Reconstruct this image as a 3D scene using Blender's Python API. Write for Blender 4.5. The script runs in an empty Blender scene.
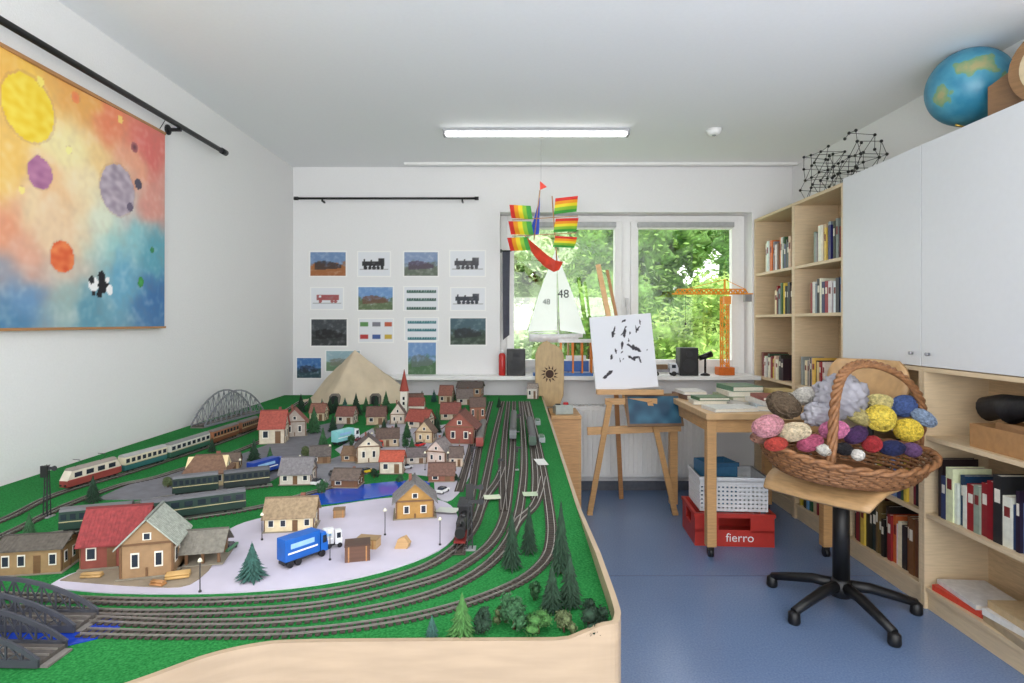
import bpy, bmesh, math, random
from mathutils import Vector, Matrix, noise
random.seed(7)
S=bpy.context.scene; COL=S.collection
S.view_settings.view_transform='Standard'
F=590.; CX=512.; CY=322.; CH=1.3; TZ=.76
PI=math.pi
def T(px,py,z=TZ):
    Y=(CH-z)*F/(py-CY); return Vector(((px-CX)*Y/F,Y,z))
def P(px,py,Y): return Vector(((px-CX)*Y/F,Y,CH-(py-CY)*Y/F))
def R(d): return math.radians(d)
def lin(c):
    c=c/255.; return c/12.92 if c<=.04045 else ((c+.055)/1.055)**2.4
def L(c): return tuple(lin(x) for x in c)
def mixc(a,b,t):
    t=max(0,min(1,t)); return tuple(a[i]*(1-t)+b[i]*t for i in range(3))
# ---------------------------------------------------------------- materials
MC={}
def newmat(name):
    m=bpy.data.materials.new(name); m.use_nodes=True
    nt=m.node_tree; return m,nt,nt.nodes['Principled BSDF']
def M(c,r=.55,var=.1,sc=40,me=0,bp=0,stretch=(1,1,1),tr=0):
    c=tuple(int(x) for x in c); k=(c,r,var,sc,me,bp,stretch,tr)
    if k in MC: return MC[k]
    m,nt,b=newmat('mat_%d_%d_%d'%c); N=nt.nodes; K=nt.links
    l=L(c)
    tc=N.new('ShaderNodeTexCoord'); mp=N.new('ShaderNodeMapping'); mp.inputs['Scale'].default_value=stretch
    ns=N.new('ShaderNodeTexNoise'); ns.inputs['Scale'].default_value=sc; ns.inputs['Detail'].default_value=4
    rp=N.new('ShaderNodeValToRGB')
    rp.color_ramp.elements[0].position=.3; rp.color_ramp.elements[1].position=.7
    rp.color_ramp.elements[0].color=tuple(max(0,x*(1-var)) for x in l)+(1,)
    rp.color_ramp.elements[1].color=tuple(min(1,x*(1+var)) for x in l)+(1,)
    K.new(tc.outputs['Object'],mp.inputs['Vector']); K.new(mp.outputs['Vector'],ns.inputs['Vector'])
    K.new(ns.outputs['Fac'],rp.inputs['Fac']); K.new(rp.outputs['Color'],b.inputs['Base Color'])
    b.inputs['Roughness'].default_value=r; b.inputs['Metallic'].default_value=me
    if bp:
        bm=N.new('ShaderNodeBump'); bm.inputs['Strength'].default_value=bp; bm.inputs['Distance'].default_value=.004
        K.new(ns.outputs['Fac'],bm.inputs['Height']); K.new(bm.outputs['Normal'],b.inputs['Normal'])
    if tr:
        t=N.new('ShaderNodeBsdfTranslucent'); x=N.new('ShaderNodeMixShader'); x.inputs[0].default_value=tr
        K.new(rp.outputs['Color'],t.inputs['Color']); K.new(b.outputs[0],x.inputs[1]); K.new(t.outputs[0],x.inputs[2]); K.new(x.outputs[0],N['Material Output'].inputs['Surface'])
    MC[k]=m; return m
def WOOD(c,st=(4,4,40),var=.14): return M(c,.45,var,4,0,0,st)
def EM(c,s):
    m,nt,b=newmat('mat_glow'); b.inputs['Emission Color'].default_value=L(c)+(1,); b.inputs['Emission Strength'].default_value=s
    b.inputs['Base Color'].default_value=L(c)+(1,); return m
def VCM(r=.7,tr=0):
    k=('vc',r,tr)
    if k in MC: return MC[k]
    m,nt,b=newmat('mat_painted'); a=nt.nodes.new('ShaderNodeAttribute'); a.attribute_name='Col'
    nt.links.new(a.outputs['Color'],b.inputs['Base Color']); b.inputs['Roughness'].default_value=r
    if tr:
        N=nt.nodes; t=N.new('ShaderNodeBsdfTranslucent'); x=N.new('ShaderNodeMixShader'); x.inputs[0].default_value=tr
        nt.links.new(a.outputs['Color'],t.inputs['Color']); nt.links.new(b.outputs[0],x.inputs[1]); nt.links.new(t.outputs[0],x.inputs[2]); nt.links.new(x.outputs[0],N['Material Output'].inputs['Surface'])
    MC[k]=m; return m
def GLASS():
    if 'gl' in MC: return MC['gl']
    m,nt,b=newmat('mat_window_glass'); N=nt.nodes
    t=N.new('ShaderNodeBsdfTransparent'); g=N.new('ShaderNodeBsdfGlossy'); g.inputs['Roughness'].default_value=.02
    x=N.new('ShaderNodeMixShader'); x.inputs[0].default_value=.04
    nt.links.new(t.outputs[0],x.inputs[1]); nt.links.new(g.outputs[0],x.inputs[2])
    nt.links.new(x.outputs[0],N['Material Output'].inputs['Surface']); MC['gl']=m; return m
BIRCH=WOOD((212,190,156),(3,3,30),.08); BIRCHH=WOOD((212,190,156),(30,2,30),.08)
PINE=WOOD((198,154,102)); PINED=WOOD((174,126,80)); BLACK=M((22,22,24),.45); WHITE=M((238,238,236),.45,.02)
DARK=M((40,40,44),.6); GREY=M((140,140,142),.5); STEEL=M((150,150,155),.3,.05,40,.9)
# ---------------------------------------------------------------- mesh builder
class MB:
    def __init__(s): s.v=[];s.f=[];s.sm=[];s.mi=[]
    def add(s,vs,fs,smooth=False,mi=0):
        o=len(s.v); s.v+=[tuple(v) for v in vs]
        for f in fs: s.f.append([i+o for i in f]); s.sm.append(smooth); s.mi.append(mi)
        return s
    def box(s,c,d,rz=0,rx=0,ry=0,mi=0):
        m=Matrix.Rotation(rz,3,'Z')@Matrix.Rotation(ry,3,'Y')@Matrix.Rotation(rx,3,'X'); c=Vector(c)
        vs=[c+m@Vector((x*d[0]/2,y*d[1]/2,z*d[2]/2)) for x in(-1,1) for y in(-1,1) for z in(-1,1)]
        return s.add(vs,[(0,1,3,2),(4,6,7,5),(0,4,5,1),(2,3,7,6),(0,2,6,4),(1,5,7,3)],False,mi)
    def b2(s,x0,x1,y0,y1,z0,z1,mi=0): return s.box(((x0+x1)/2,(y0+y1)/2,(z0+z1)/2),(x1-x0,y1-y0,z1-z0),mi=mi)
    def cyl(s,p0,p1,r0,r1=None,n=10,mi=0,smooth=True):
        p0=Vector(p0);p1=Vector(p1); r1=r0 if r1 is None else r1
        d=(p1-p0).normalized(); u=d.orthogonal().normalized(); w=d.cross(u)
        vs=[]
        for p,r in((p0,r0),(p1,r1)):
            vs+=[p+(u*math.cos(2*PI*i/n)+w*math.sin(2*PI*i/n))*r for i in range(n)]
        s.add(vs,[(i,(i+1)%n,n+(i+1)%n,n+i) for i in range(n)],smooth,mi)
        s.add(vs[:n],[list(range(n))[::-1]],False,mi); return s.add(vs[n:],[list(range(n))],False,mi)
    def bar(s,p0,p1,w,h=None,mi=0):
        p0=Vector(p0);p1=Vector(p1);h=h or w; d=(p1-p0).normalized()
        up=Vector((0,0,1)) if abs(d.z)<.95 else Vector((0,1,0))
        u=d.cross(up).normalized(); v=u.cross(d).normalized()
        vs=[p+u*a*w/2+v*b*h/2 for p in(p0,p1) for a,b in((-1,-1),(1,-1),(1,1),(-1,1))]
        return s.add(vs,[(0,1,5,4),(1,2,6,5),(2,3,7,6),(3,0,4,7),(3,2,1,0),(4,5,6,7)],False,mi)
    def tube(s,pts,r,n=6,closed=False,mi=0):
        pts=[Vector(p) for p in pts]; k=len(pts); vs=[]; u=None
        for i,p in enumerate(pts):
            a=pts[(i-1)%k] if closed or i>0 else p; b=pts[(i+1)%k] if closed or i<k-1 else p
            d=(b-a); d=d.normalized() if d.length>1e-9 else Vector((0,0,1))
            u=(u-d*u.dot(d)) if u is not None else d.orthogonal()
            if u.length<1e-6: u=d.orthogonal()
            u=u.normalized(); w=d.cross(u); rr=r(i/(k-1)) if callable(r) else r
            vs+=[p+(u*math.cos(2*PI*j/n)+w*math.sin(2*PI*j/n))*rr for j in range(n)]
        fs=[(i*n+j,i*n+(j+1)%n,((i+1)%k)*n+(j+1)%n,((i+1)%k)*n+j) for i in range(k if closed else k-1) for j in range(n)]
        s.add(vs,fs,True,mi)
        if not closed: s.add(vs[:n],[list(range(n))[::-1]],False,mi); s.add(vs[-n:],[list(range(n))],False,mi)
        return s
    def lathe(s,prof,n=20,c=(0,0,0),mi=0):
        c=Vector(c); vs=[c+Vector((r*math.cos(2*PI*i/n),r*math.sin(2*PI*i/n),z)) for r,z in prof for i in range(n)]
        fs=[(a*n+i,a*n+(i+1)%n,(a+1)*n+(i+1)%n,(a+1)*n+i) for a in range(len(prof)-1) for i in range(n)]
        s.add(vs,fs,True,mi); s.add(vs[:n],[list(range(n))[::-1]],False,mi); return s.add(vs[-n:],[list(range(n))],False,mi)
    def ex(s,poly,o,u,w,e,mi=0,smooth=False):
        o=Vector(o);u=Vector(u);w=Vector(w);e=Vector(e); n=len(poly)
        a=[o+u*x+w*y for x,y in poly]; b=[p+e for p in a]
        s.add(a+b,[(i,(i+1)%n,n+(i+1)%n,n+i) for i in range(n)],smooth,mi)
        s.add(a,[list(range(n))[::-1]],False,mi); return s.add(b,[list(range(n))],False,mi)
    def prism(s,poly,z0,z1,mi=0): return s.ex(poly,(0,0,z0),(1,0,0),(0,1,0),(0,0,z1-z0),mi)
    def ball(s,c,r,nu=16,nv=10,sc=(1,1,1),nz=0,nf=8,mi=0):
        c=Vector(c); vs=[];fs=[]
        for j in range(nv+1):
            t=PI*j/nv
            for i in range(nu):
                p=2*PI*i/nu; d=Vector((math.sin(t)*math.cos(p),math.sin(t)*math.sin(p),math.cos(t)))
                k=1+nz*noise.noise(d*nf*.3+c*7) if nz else 1
                vs.append(c+Vector((d.x*sc[0],d.y*sc[1],d.z*sc[2]))*r*k)
        for j in range(nv):
            for i in range(nu): fs.append((j*nu+i,j*nu+(i+1)%nu,(j+1)*nu+(i+1)%nu,(j+1)*nu+i))
        return s.add(vs,fs,True,mi)
    def build(s,name,mat,parent=None,loc=None,rz=0,bev=0,fix=True):
        me=bpy.data.meshes.new(name); me.from_pydata(s.v,[],s.f)
        for x in (mat if isinstance(mat,(list,tuple)) else [mat]): me.materials.append(x)
        me.polygons.foreach_set('use_smooth',s.sm); me.polygons.foreach_set('material_index',s.mi)
        if fix:
            bm=bmesh.new(); bm.from_mesh(me); bmesh.ops.remove_doubles(bm,verts=bm.verts,dist=1e-6)
            bmesh.ops.recalc_face_normals(bm,faces=bm.faces); bm.to_mesh(me); bm.free()
        o=bpy.data.objects.new(name,me); COL.objects.link(o)
        if parent: o.parent=parent
        if loc is not None: o.location=loc
        o.rotation_euler.z=rz
        if bev:
            b=o.modifiers.new('edge','BEVEL'); b.width=bev; b.segments=2; b.limit_method='ANGLE'
        return o
LABELS={}
def tag(o,label,cat,group=None,share=False):
    o['label']=label; o['category']=cat
    if group: o['group']=group
    n=len(label.split())
    if label in LABELS and not share: print('DUPLABEL',label)
    if n>16 or n<4: print('LABELLEN',n,label)
    LABELS[label]=1; return o
def thing(name,label,cat,loc=(0,0,0),rz=0,group=None,share=False):
    o=bpy.data.objects.new(name,None); COL.objects.link(o); o.location=loc; o.rotation_euler=(0,0,rz); o.empty_display_size=.05
    return tag(o,label,cat,group,share)
def struct(o): o['kind']='structure'; return o
def copy_tree(o,parent=None):
    c=o.copy(); COL.objects.link(c); c.parent=parent
    for ch in list(o.children): copy_tree(ch,c)
    return c
def text(s,size,mat,parent,mtx,name='lettering'):
    cu=bpy.data.curves.new('t','FONT'); cu.body=s; cu.size=size; cu.align_x='CENTER'; cu.align_y='CENTER'; cu.extrude=.0004
    to=bpy.data.objects.new('t',cu); COL.objects.link(to); bpy.context.view_layer.update()
    me=bpy.data.meshes.new_from_object(to.evaluated_get(bpy.context.evaluated_depsgraph_get())); bpy.data.objects.remove(to)
    me.materials.clear(); me.materials.append(mat)
    o=bpy.data.objects.new(name,me); COL.objects.link(o); o.parent=parent; o.matrix_local=mtx; return o
FRONT=Matrix.Rotation(PI/2,4,'X')   # text facing -Y
def grid(name,w,h,nx,ny,cf,mat,o,u,v,parent=None,bulge=None):
    o=Vector(o);u=Vector(u);v=Vector(v);nn=u.cross(v)
    me=bpy.data.meshes.new(name); vs=[];cs=[]
    for j in range(ny+1):
        for i in range(nx+1):
            a,b=i/nx,j/ny; p=o+u*(a*w)+v*(b*h)
            if bulge: p=p+nn*bulge(a,b)
            vs.append(p); cs.append(cf(a,b))
    fs=[(j*(nx+1)+i,j*(nx+1)+i+1,(j+1)*(nx+1)+i+1,(j+1)*(nx+1)+i) for j in range(ny) for i in range(nx)]
    me.from_pydata(vs,[],fs); me.materials.append(mat)
    at=me.color_attributes.new('Col','FLOAT_COLOR','POINT')
    at.data.foreach_set('color',[x for c in cs for x in (L(c)+(1,))])
    ob=bpy.data.objects.new(name,me); COL.objects.link(ob)
    if parent: ob.parent=parent
    return ob
def catmull(pts,n=10):
    out=[]; k=len(pts)
    for i in range(k-1):
        p0=pts[max(0,i-1)];p1=pts[i];p2=pts[i+1];p3=pts[min(k-1,i+2)]
        for j in range(n):
            t=j/n
            out.append(.5*((2*p1)+(p2-p0)*t+(2*p0-5*p1+4*p2-p3)*t*t+(3*p1-p0-3*p2+p3)*t*t*t))
    out.append(pts[-1]); return out
# ---------------------------------------------------------------- room
XL,XR,YB,ZC=-1.695,2.17,4.57,2.5
WX0,WX1,WZ0,WZ1=-.093,1.858,.89,2.15
wallm=M((232,232,231),.8,.015,140,0,.3)
wallb=M((232,232,232),.8,.012,120,0,.12)
struct(MB().b2(XL-.12,XL,-1.2,YB+.3,0,ZC).build('wall_left',wallm))
struct(MB().b2(XR,XR+.12,-1.2,YB+.3,0,ZC).build('wall_right',wallb))
w=MB(); w.b2(XL,WX0,YB,YB+.3,0,ZC); w.b2(WX1,XR,YB,YB+.3,0,ZC); w.b2(WX0,WX1,YB,YB+.3,0,WZ0-.03); w.b2(WX0,WX1,YB,YB+.3,WZ1,ZC)
struct(w.build('wall_back',wallb,fix=False))
struct(MB().b2(XL-.12,XR+.12,-1.2,YB+.3,ZC,ZC+.1).build('ceiling',M((242,243,245),.85,.01,60)))
fm,nt,b=newmat('mat_linoleum'); N=nt.nodes;K=nt.links
tc=N.new('ShaderNodeTexCoord'); n1=N.new('ShaderNodeTexNoise'); n1.inputs['Scale'].default_value=130; n1.inputs['Detail'].default_value=5
n2=N.new('ShaderNodeTexNoise'); n2.inputs['Scale'].default_value=2.2; n2.inputs['Detail'].default_value=6
r1=N.new('ShaderNodeValToRGB'); r1.color_ramp.elements[0].position=.3; r1.color_ramp.elements[1].position=.7
r1.color_ramp.elements[0].color=L((108,132,172))+(1,); r1.color_ramp.elements[1].color=L((126,150,188))+(1,)
mx=N.new('ShaderNodeMixRGB'); mx.blend_type='MULTIPLY'; mx.inputs[0].default_value=.22
K.new(tc.outputs['Object'],n1.inputs['Vector']); K.new(tc.outputs['Object'],n2.inputs['Vector']); K.new(n1.outputs['Fac'],r1.inputs['Fac'])
K.new(r1.outputs['Color'],mx.inputs[1]); K.new(n2.outputs['Fac'],mx.inputs[2]); K.new(mx.outputs['Color'],b.inputs['Base Color']); b.inputs['Roughness'].default_value=.26
struct(MB().b2(XL-.12,XR+.12,-1.2,YB+.3,-.1,0).build('floor',fm))
struct(MB().b2(.2,XR-.31,3.02,3.024,0,.0012).build('trim_4',M((84,100,134),.5)))
struct(MB().b2(WX0-.9,XR-.31,YB-.17,YB+.02,.865,.895).build('trim_1',WHITE,bev=.004))
struct(MB().b2(WX0,WX1,YB+.02,YB+.14,.86,.892).build('trim_2',WHITE))
struct(MB().b2(.25,1.86,YB-.014,YB-.001,0,.07).build('baseboard_back',M((90,95,105),.6)))
struct(MB().b2(-.81,XR-.02,4.43,4.46,ZC-.018,ZC).build('trim_3',WHITE))
# window
win=bpy.data.objects.new('window_1',None); COL.objects.link(win); struct(win)
FY=YB+.15
def frame(mb,x0,x1,z0,z1,t,y0,y1):
    mb.b2(x0,x0+t,y0,y1,z0,z1); mb.b2(x1-t,x1,y0,y1,z0,z1); mb.b2(x0+t,x1-t,y0,y1,z0,z0+t); mb.b2(x0+t,x1-t,y0,y1,z1-t,z1)
m=MB(); frame(m,WX0,WX1,WZ0,WZ1,.055,FY,FY+.07); m.b2(.86,.96,FY,FY+.07,WZ0+.05,WZ1-.05); m.build('window_frame',WHITE,win,bev=.004,fix=False)
for x0,x1 in((WX0+.05,.875),(.945,WX1-.05)):
    m=MB(); frame(m,x0,x1,WZ0+.05,WZ1-.05,.06,FY-.03,FY+.03); sh=m.build('sash',WHITE,win,bev=.004,fix=False)
    MB().b2(x0+.055,x1-.055,FY-.002,FY+.004,WZ0+.105,WZ1-.105).build('pane',GLASS(),sh)
    MB().b2(x0+.05,x1-.05,FY-.06,FY-.032,WZ1-.10,WZ1-.06).build('blind_cassette',M((170,172,172),.4),win,bev=.004)
m=MB(); m.b2(.9,.925,FY-.045,FY-.03,1.42,1.49); m.b2(.905,.92,FY-.065,FY-.045,1.36,1.47); m.build('window_handle',M((200,200,200),.3),win)
# ---------------------------------------------------------------- ceiling things
t=thing('ceiling_lamp','long slim lit tube lamp fixed to the white ceiling','ceiling lamp',(.15,3.68,ZC))
MB().b2(-.58,.58,-.035,.035,-.018,0).build('housing',M((170,172,175),.5),t,bev=.003)
MB().b2(-.56,.56,-.024,.024,-.038,-.0185).build('diffuser',EM((255,255,252),9),t,bev=.006)
for sx in(-1,1): MB().b2(sx*.578-.012*(sx>0),sx*.578+.012*(sx<0),-.03,.03,-.04,-.0185).build('end_cap',GREY,t)
t=thing('smoke_detector','small round white smoke detector on the ceiling right of the tube lamp','smoke detector',(1.26,3.68,ZC))
MB().lathe([(.0,-.035),(.03,-.035),(.042,-.022),(.05,0)],20).build('body',WHITE,t)
MB().lathe([(.0,-.04),(.012,-.038),(.014,-.035)],12).build('sensor',GREY,t)
# rails
t=thing('curtain_rail','thick black hanging rail mounted along the left wall above the painting','curtain rail',(XL,0,0))
MB().cyl((.06,1.2,2.265),(.06,3.32,2.265),.013,n=12).build('rod',BLACK,t)
MB().cyl((.06,3.32,2.265),(.06,3.37,2.265),.017,n=12).build('finial',BLACK,t)
for y in(1.5,2.9):
    MB().bar((.001,y,2.245),(.06,y,2.245),.014).cyl((0.001,y,2.245),(.008,y,2.245),.025,n=12).bar((.06,y,2.238),(.06,y,2.257),.016).build('bracket',BLACK,t)
t=thing('curtain_rail','thin black hanging rail on the back wall above the train posters','curtain rail',(0,YB,0))
MB().cyl((-1.64,-.06,2.245),(-.28,-.06,2.245),.009,n=10).build('rod',BLACK,t)
for x in(-1.65,-.27): MB().cyl((x-.015,-.06,2.245),(x+.015,-.06,2.245),.014,n=10).build('finial',BLACK,t)
for x in(-1.45,-.38): MB().bar((x,-.001,2.225),(x,-.06,2.225),.011).bar((x,-.06,2.22),(x,-.06,2.238),.012).build('bracket',BLACK,t)
# ---------------------------------------------------------------- painting
def uv_of(px,py):
    Y=991./(512-px); return Y,1.3+(322-py)*Y/F
ctl=[(30,100,250,204,70),(5,80,244,184,80),(80,90,234,166,80),(110,115,234,126,86),(145,150,224,104,98),(148,200,226,150,136),(5,160,246,196,94),(70,150,248,234,170),(40,210,244,216,170),(10,230,232,150,112),(100,225,226,234,210),(135,235,136,200,208),(120,275,92,164,200),(152,300,50,106,168),(60,300,150,182,180),(20,290,92,140,186),(5,318,56,114,158),(90,315,82,146,172),(60,222,240,206,166),(130,165,238,162,130),(80,185,248,228,180),(155,255,84,162,184),(25,255,228,164,136),(110,250,154,208,206),(55,190,242,188,132),(95,160,244,206,136),(60,270,214,190,170),(125,205,206,196,190)]
ctl=[(uv_of(a,b_),(r,g,bb)) for a,b_,r,g,bb in ctl]
discs=[(28,108,33,(244,206,50),(252,226,90)),(39,173,16,(200,140,172),(166,106,146)),(116,190,25,(156,142,156),(200,186,196)),(61,257,16,(242,140,84),(222,92,54)),(75,97,6,(236,130,90),(240,150,90)),(40,82,5,(250,230,120),(250,230,120)),(139,282,5,(80,170,90),(60,140,70)),(150,250,3,(60,140,90),(60,140,90)),(68,150,4,(250,240,160),(250,240,160)),(132,147,5,(90,60,70),(190,110,110)),(118,120,4,(250,210,120),(250,210,120)),(20,190,4,(250,230,140),(250,230,140))]
discs=[(uv_of(a,b_),r*uv_of(a,b_)[0]/F,c1,c2) for a,b_,r,c1,c2 in discs]
cow=[(uv_of(a,b_),r*2.4/F,c) for a,b_,r,c in((92,284,7,(245,245,245)),(102,285,8,(30,30,35)),(90,280,4,(30,30,35)),(108,290,5,(245,245,245)),(98,294,4,(30,30,35)),(100,276,5,(25,25,30)),(106,280,3,(245,245,245)),(92,293,2.5,(30,30,35)),(136,184,6,(90,84,100)),(128,207,5,(110,100,120)))]
PY0,PY1,PZ0,PZ1=1.45,2.84,1.28,2.20
def paint(u,v):
    y=PY0+u*(PY1-PY0); z=PZ0+v*(PZ1-PZ0); W=0;c=[0,0,0]
    q=noise.noise((y*4,z*4,0))*.08+noise.noise((y*15,z*15,6))*.03; q2=noise.noise((y*4,z*4,9))*.08+noise.noise((y*15,z*15,7))*.03
    for (cy,cz),col in ctl:
        d=(y+q-cy)**2+(z+q2-cz)**2; k=1/(d+.003)**2; W+=k
        for i in range(3): c[i]+=k*col[i]
    c=tuple(x/W for x in c); n=noise.noise((y*14,z*14,3))*.5+noise.noise((y*40,z*40,3))*.35
    c=mixc(c,(255,252,240) if n>0 else (150,112,100),abs(n)*(.5 if n>0 else .3)); c=mixc(c,(250,242,226),.1)
    for (cy,cz),r,c1,c2 in discs:
        d=math.hypot(y-cy,z-cz)+noise.noise((y*30,z*30,1))*.006
        if d<r: c=mixc(c1,c2,.5+.9*noise.noise((y*26,z*40,5)) if r>.05 else d/r)
        elif d<r*1.08: c=mixc(c,(170,120,100),.2)
    for (cy,cz),r,cc in cow:
        if math.hypot(y-cy,z-cz)<r: c=cc
    return c
t=thing('painting','large colourful painted cloth of planets hanging on the left wall','painting',(0,0,0))
grid('cloth',PY1-PY0,PZ1-PZ0,220,150,paint,VCM(.85),(XL+.022,PY0,PZ0),(0,1,0),(0,0,1),t,lambda a,b:.006*math.sin(a*9)*b)
m=MB(); m.b2(XL+.004,XL+.03,PY0,PY1,PZ1,PZ1+.012); m.build('top_batten',PINED,t)
MB().b2(XL+.004,XL+.03,PY0,PY1,PZ0-.01,PZ0).build('bottom_batten',PINED,t)
for y in(1.6,2.78): MB().cyl((XL+.035,y,PZ1+.01),(XL+.06,y,2.25),.002,n=5).build('hanging_cord',DARK,t)
# ---------------------------------------------------------------- posters on the back wall
def loco_mask(u,v,k):
    if k=='steam': return (.15<u<.8 and .42<v<.6) or (.62<u<.8 and .42<v<.72) or (.2<u<.25 and v<.7 and v>.4) or any(math.hypot((u-x)*1.4,v-.36)<.075 for x in(.25,.38,.5,.62,.74)) or (.4<u<.45 and .6<v<.66)
    if k=='truck': return (.2<u<.85 and .42<v<.66 and not(.25<u<.33 and .55<v<.63)) or any(math.hypot((u-x)*1.4,v-.38)<.07 for x in(.3,.65,.75))
    return False
def poster(px0,py0,px1,py1,kind,label,c1=(120,150,190),c2=(90,90,70),c3=(30,30,30)):
    Y=YB-.0015; a=P(px0,py1,Y); b=P(px1,py0,Y); sd=random.random()*50
    def cf(u,v):
        n=noise.noise((u*9+sd,v*9,sd))+.5*noise.noise((u*25,v*25+sd,2))
        if min(u,1-u)<.035 or min(v,1-v)<.05: return (244,244,242)
        if kind in('steam','truck'):
            if .1<u<.88 and loco_mask(u,v,kind): return mixc(c3,(150,150,150),max(0,n)*.6)
            if v<.32 and v>.28 and .08<u<.92: return (150,150,150)
            return (226,229,234)
        if kind=='rows':
            r=(v*3.6)%1.2
            if .1<u<.92 and .2<r<.62 and v<.95: return mixc(c3,(230,230,230),.6 if (u*14)%1<.35 and r>.4 else max(0,n)*.4)
            return (226,229,234)
        if kind=='six':
            uu=(u*3)%1; vv=(v*2)%1; i=int(u*3)+3*int(v*2)
            if .2<uu<.85 and .35<vv<.65: return [(180,50,50),(60,90,150),(200,170,60),(90,140,80),(120,120,130),(190,90,60)][i%6]
            return (226,229,234)
        c=mixc(c2,c1,(v-.4)*6+n*1.2)
        c=mixc(c,(240,240,240),max(0,n)*.35)
        if .15<u<.85 and .25+.1*u<v<.5+.12*math.sin(u*4): c=mixc(c3,c,.25+max(0,n)*.5)
        return c
    o=grid('poster',b.x-a.x,b.z-a.z,44,34,cf,VCM(.6),a,(1,0,0),(0,0,1)); tag(o,label,'poster','train posters pinned in a grid on the back wall')
poster(309,251,347,277,'photo','photo poster with orange dusk and dark locomotive, top left of grid',(110,140,180),(160,100,56),(45,40,45))
poster(357,251,391,277,'steam','white poster of a black steam engine, second in top row',c3=(35,35,38))
poster(403,251,439,277,'photo','blue grey photo poster of an express train in the top row',(130,150,182),(100,110,96),(80,64,84))
poster(449,250,486,277,'steam','white poster of a grey engine, top right corner of grid',c3=(70,70,75))
poster(310,287,344,310,'truck','white poster with small red and grey lorry below dusk photo',c3=(165,85,85))
poster(357,286,394,311,'photo','photo poster of a brown station building under blue sky, second row',(110,150,200),(92,110,76),(110,70,56))
poster(403,286,439,311,'rows','white poster with lines of dark green coaches, second row',c3=(45,85,75))
poster(450,287,486,311,'steam','white poster of a dark engine, right end of second row',c3=(50,55,65))
poster(310,318,348,347,'photo','nearly black photo poster of a steam engine, left of third row',(60,65,70),(45,48,50),(20,20,22))
poster(358,318,394,343,'six','white poster with six little coloured vehicles, third row')
poster(404,317,439,341,'rows','white poster with lines of teal engines, third row',c3=(40,110,120))
poster(449,317,487,346,'photo','dark green photo poster of a train, right end of third row',(64,92,102),(50,68,54),(26,30,36))
poster(407,341,437,377,'photo','upright mountain valley photo poster in the bottom row',(110,148,196),(74,110,74),(100,112,112))
poster(296,357,322,379,'photo','small dark blue photo poster in the corner of the bottom row',(60,110,170),(40,70,80),(30,40,60))
poster(325,350,361,372,'photo','pale landscape photo poster half hidden by the mountain',(150,180,190),(110,140,110),(130,130,120))
# ---------------------------------------------------------------- train table
tb=thing('train_table','large low table carrying the green model railway landscape','train table')
out=[(.215,4.36),(.205,3.4),(.195,2.4),(.188,1.7),(.184,1.3),(.182,1.08),(.176,1.02),(.155,1.0),(.05,.996),(-.15,.994),(-.35,.99),(-.42,.98),(-.49,.945),(-.56,.88),(-.66,.80),(-.80,.74),(-.95,.71),(-1.2,.70),(-1.68,.70)]
poly=[Vector((x,y,0)) for x,y in out]
land=[(x,y) for x,y in out]+[(-1.68,4.36)]
MB().prism(land[::-1],.715,.758).build('tabletop',BIRCHH,tb)
grassm,nt,b=newmat('mat_scatter_grass'); N=nt.nodes;K=nt.links
tc=N.new('ShaderNodeTexCoord'); n1=N.new('ShaderNodeTexNoise'); n1.inputs['Scale'].default_value=220; n1.inputs['Detail'].default_value=5
n2=N.new('ShaderNodeTexNoise'); n2.inputs['Scale'].default_value=6; n2.inputs['Detail'].default_value=5
r1=N.new('ShaderNodeValToRGB'); r1.color_ramp.elements[0].position=.3; r1.color_ramp.elements[1].position=.72
r1.color_ramp.elements[0].color=L((22,102,44))+(1,); r1.color_ramp.elements[1].color=L((58,148,78))+(1,)
mx=N.new('ShaderNodeMixRGB'); mx.blend_type='MULTIPLY'; mx.inputs[0].default_value=.32
bp=N.new('ShaderNodeBump'); bp.inputs['Strength'].default_value=.4; bp.inputs['Distance'].default_value=.003
K.new(tc.outputs['Object'],n1.inputs['Vector']);K.new(tc.outputs['Object'],n2.inputs['Vector']);K.new(n1.outputs['Fac'],r1.inputs['Fac']);K.new(r1.outputs['Color'],mx.inputs[1]);K.new(n2.outputs['Fac'],mx.inputs[2]);K.new(mx.outputs['Color'],b.inputs['Base Color']);K.new(n1.outputs['Fac'],bp.inputs['Height']);K.new(bp.outputs['Normal'],b.inputs['Normal']);b.inputs['Roughness'].default_value=.95
b.inputs['Specular IOR Level'].default_value=.1
MB().prism(land[::-1],.758,.76).build('grass_mat',grassm,tb)
sp=catmull(poly,6); vs=[];th=.011
for i,p in enumerate(sp):
    d=(sp[min(i+1,len(sp)-1)]-sp[max(i-1,0)]).normalized(); nrm=Vector((-d.y,d.x,0)); q=p+nrm*th
    if p.y>1.7: hb=.762
    elif p.x>.15: hb=.762+.03*min(1,(1.7-p.y)/.4)
    else: hb=.768+.024*max(0,min(1,(p.x-.09)/.06))
    vs+= [(p.x,p.y,.44),(p.x,p.y,hb),(q.x,q.y,hb),(q.x,q.y,.44)]
fs=[]
for i in range(len(sp)-1):
    for j in range(4): fs.append((i*4+j,i*4+(j+1)%4,(i+1)*4+(j+1)%4,(i+1)*4+j))
fs+=[(0,1,2,3),tuple((len(sp)-1)*4+j for j in(3,2,1,0))]
MB().add(vs,fs,False).build('fascia_board',WOOD((172,150,124),(2,2,14),.09),tb)
for x,y in((.1,1.15),(.1,2.6),(.1,4.2),(-1.6,1.0),(-1.6,2.6),(-1.6,4.2)): MB().b2(x-.035,x+.035,y-.035,y+.035,0,.715).build('leg',PINE,tb)
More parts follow.
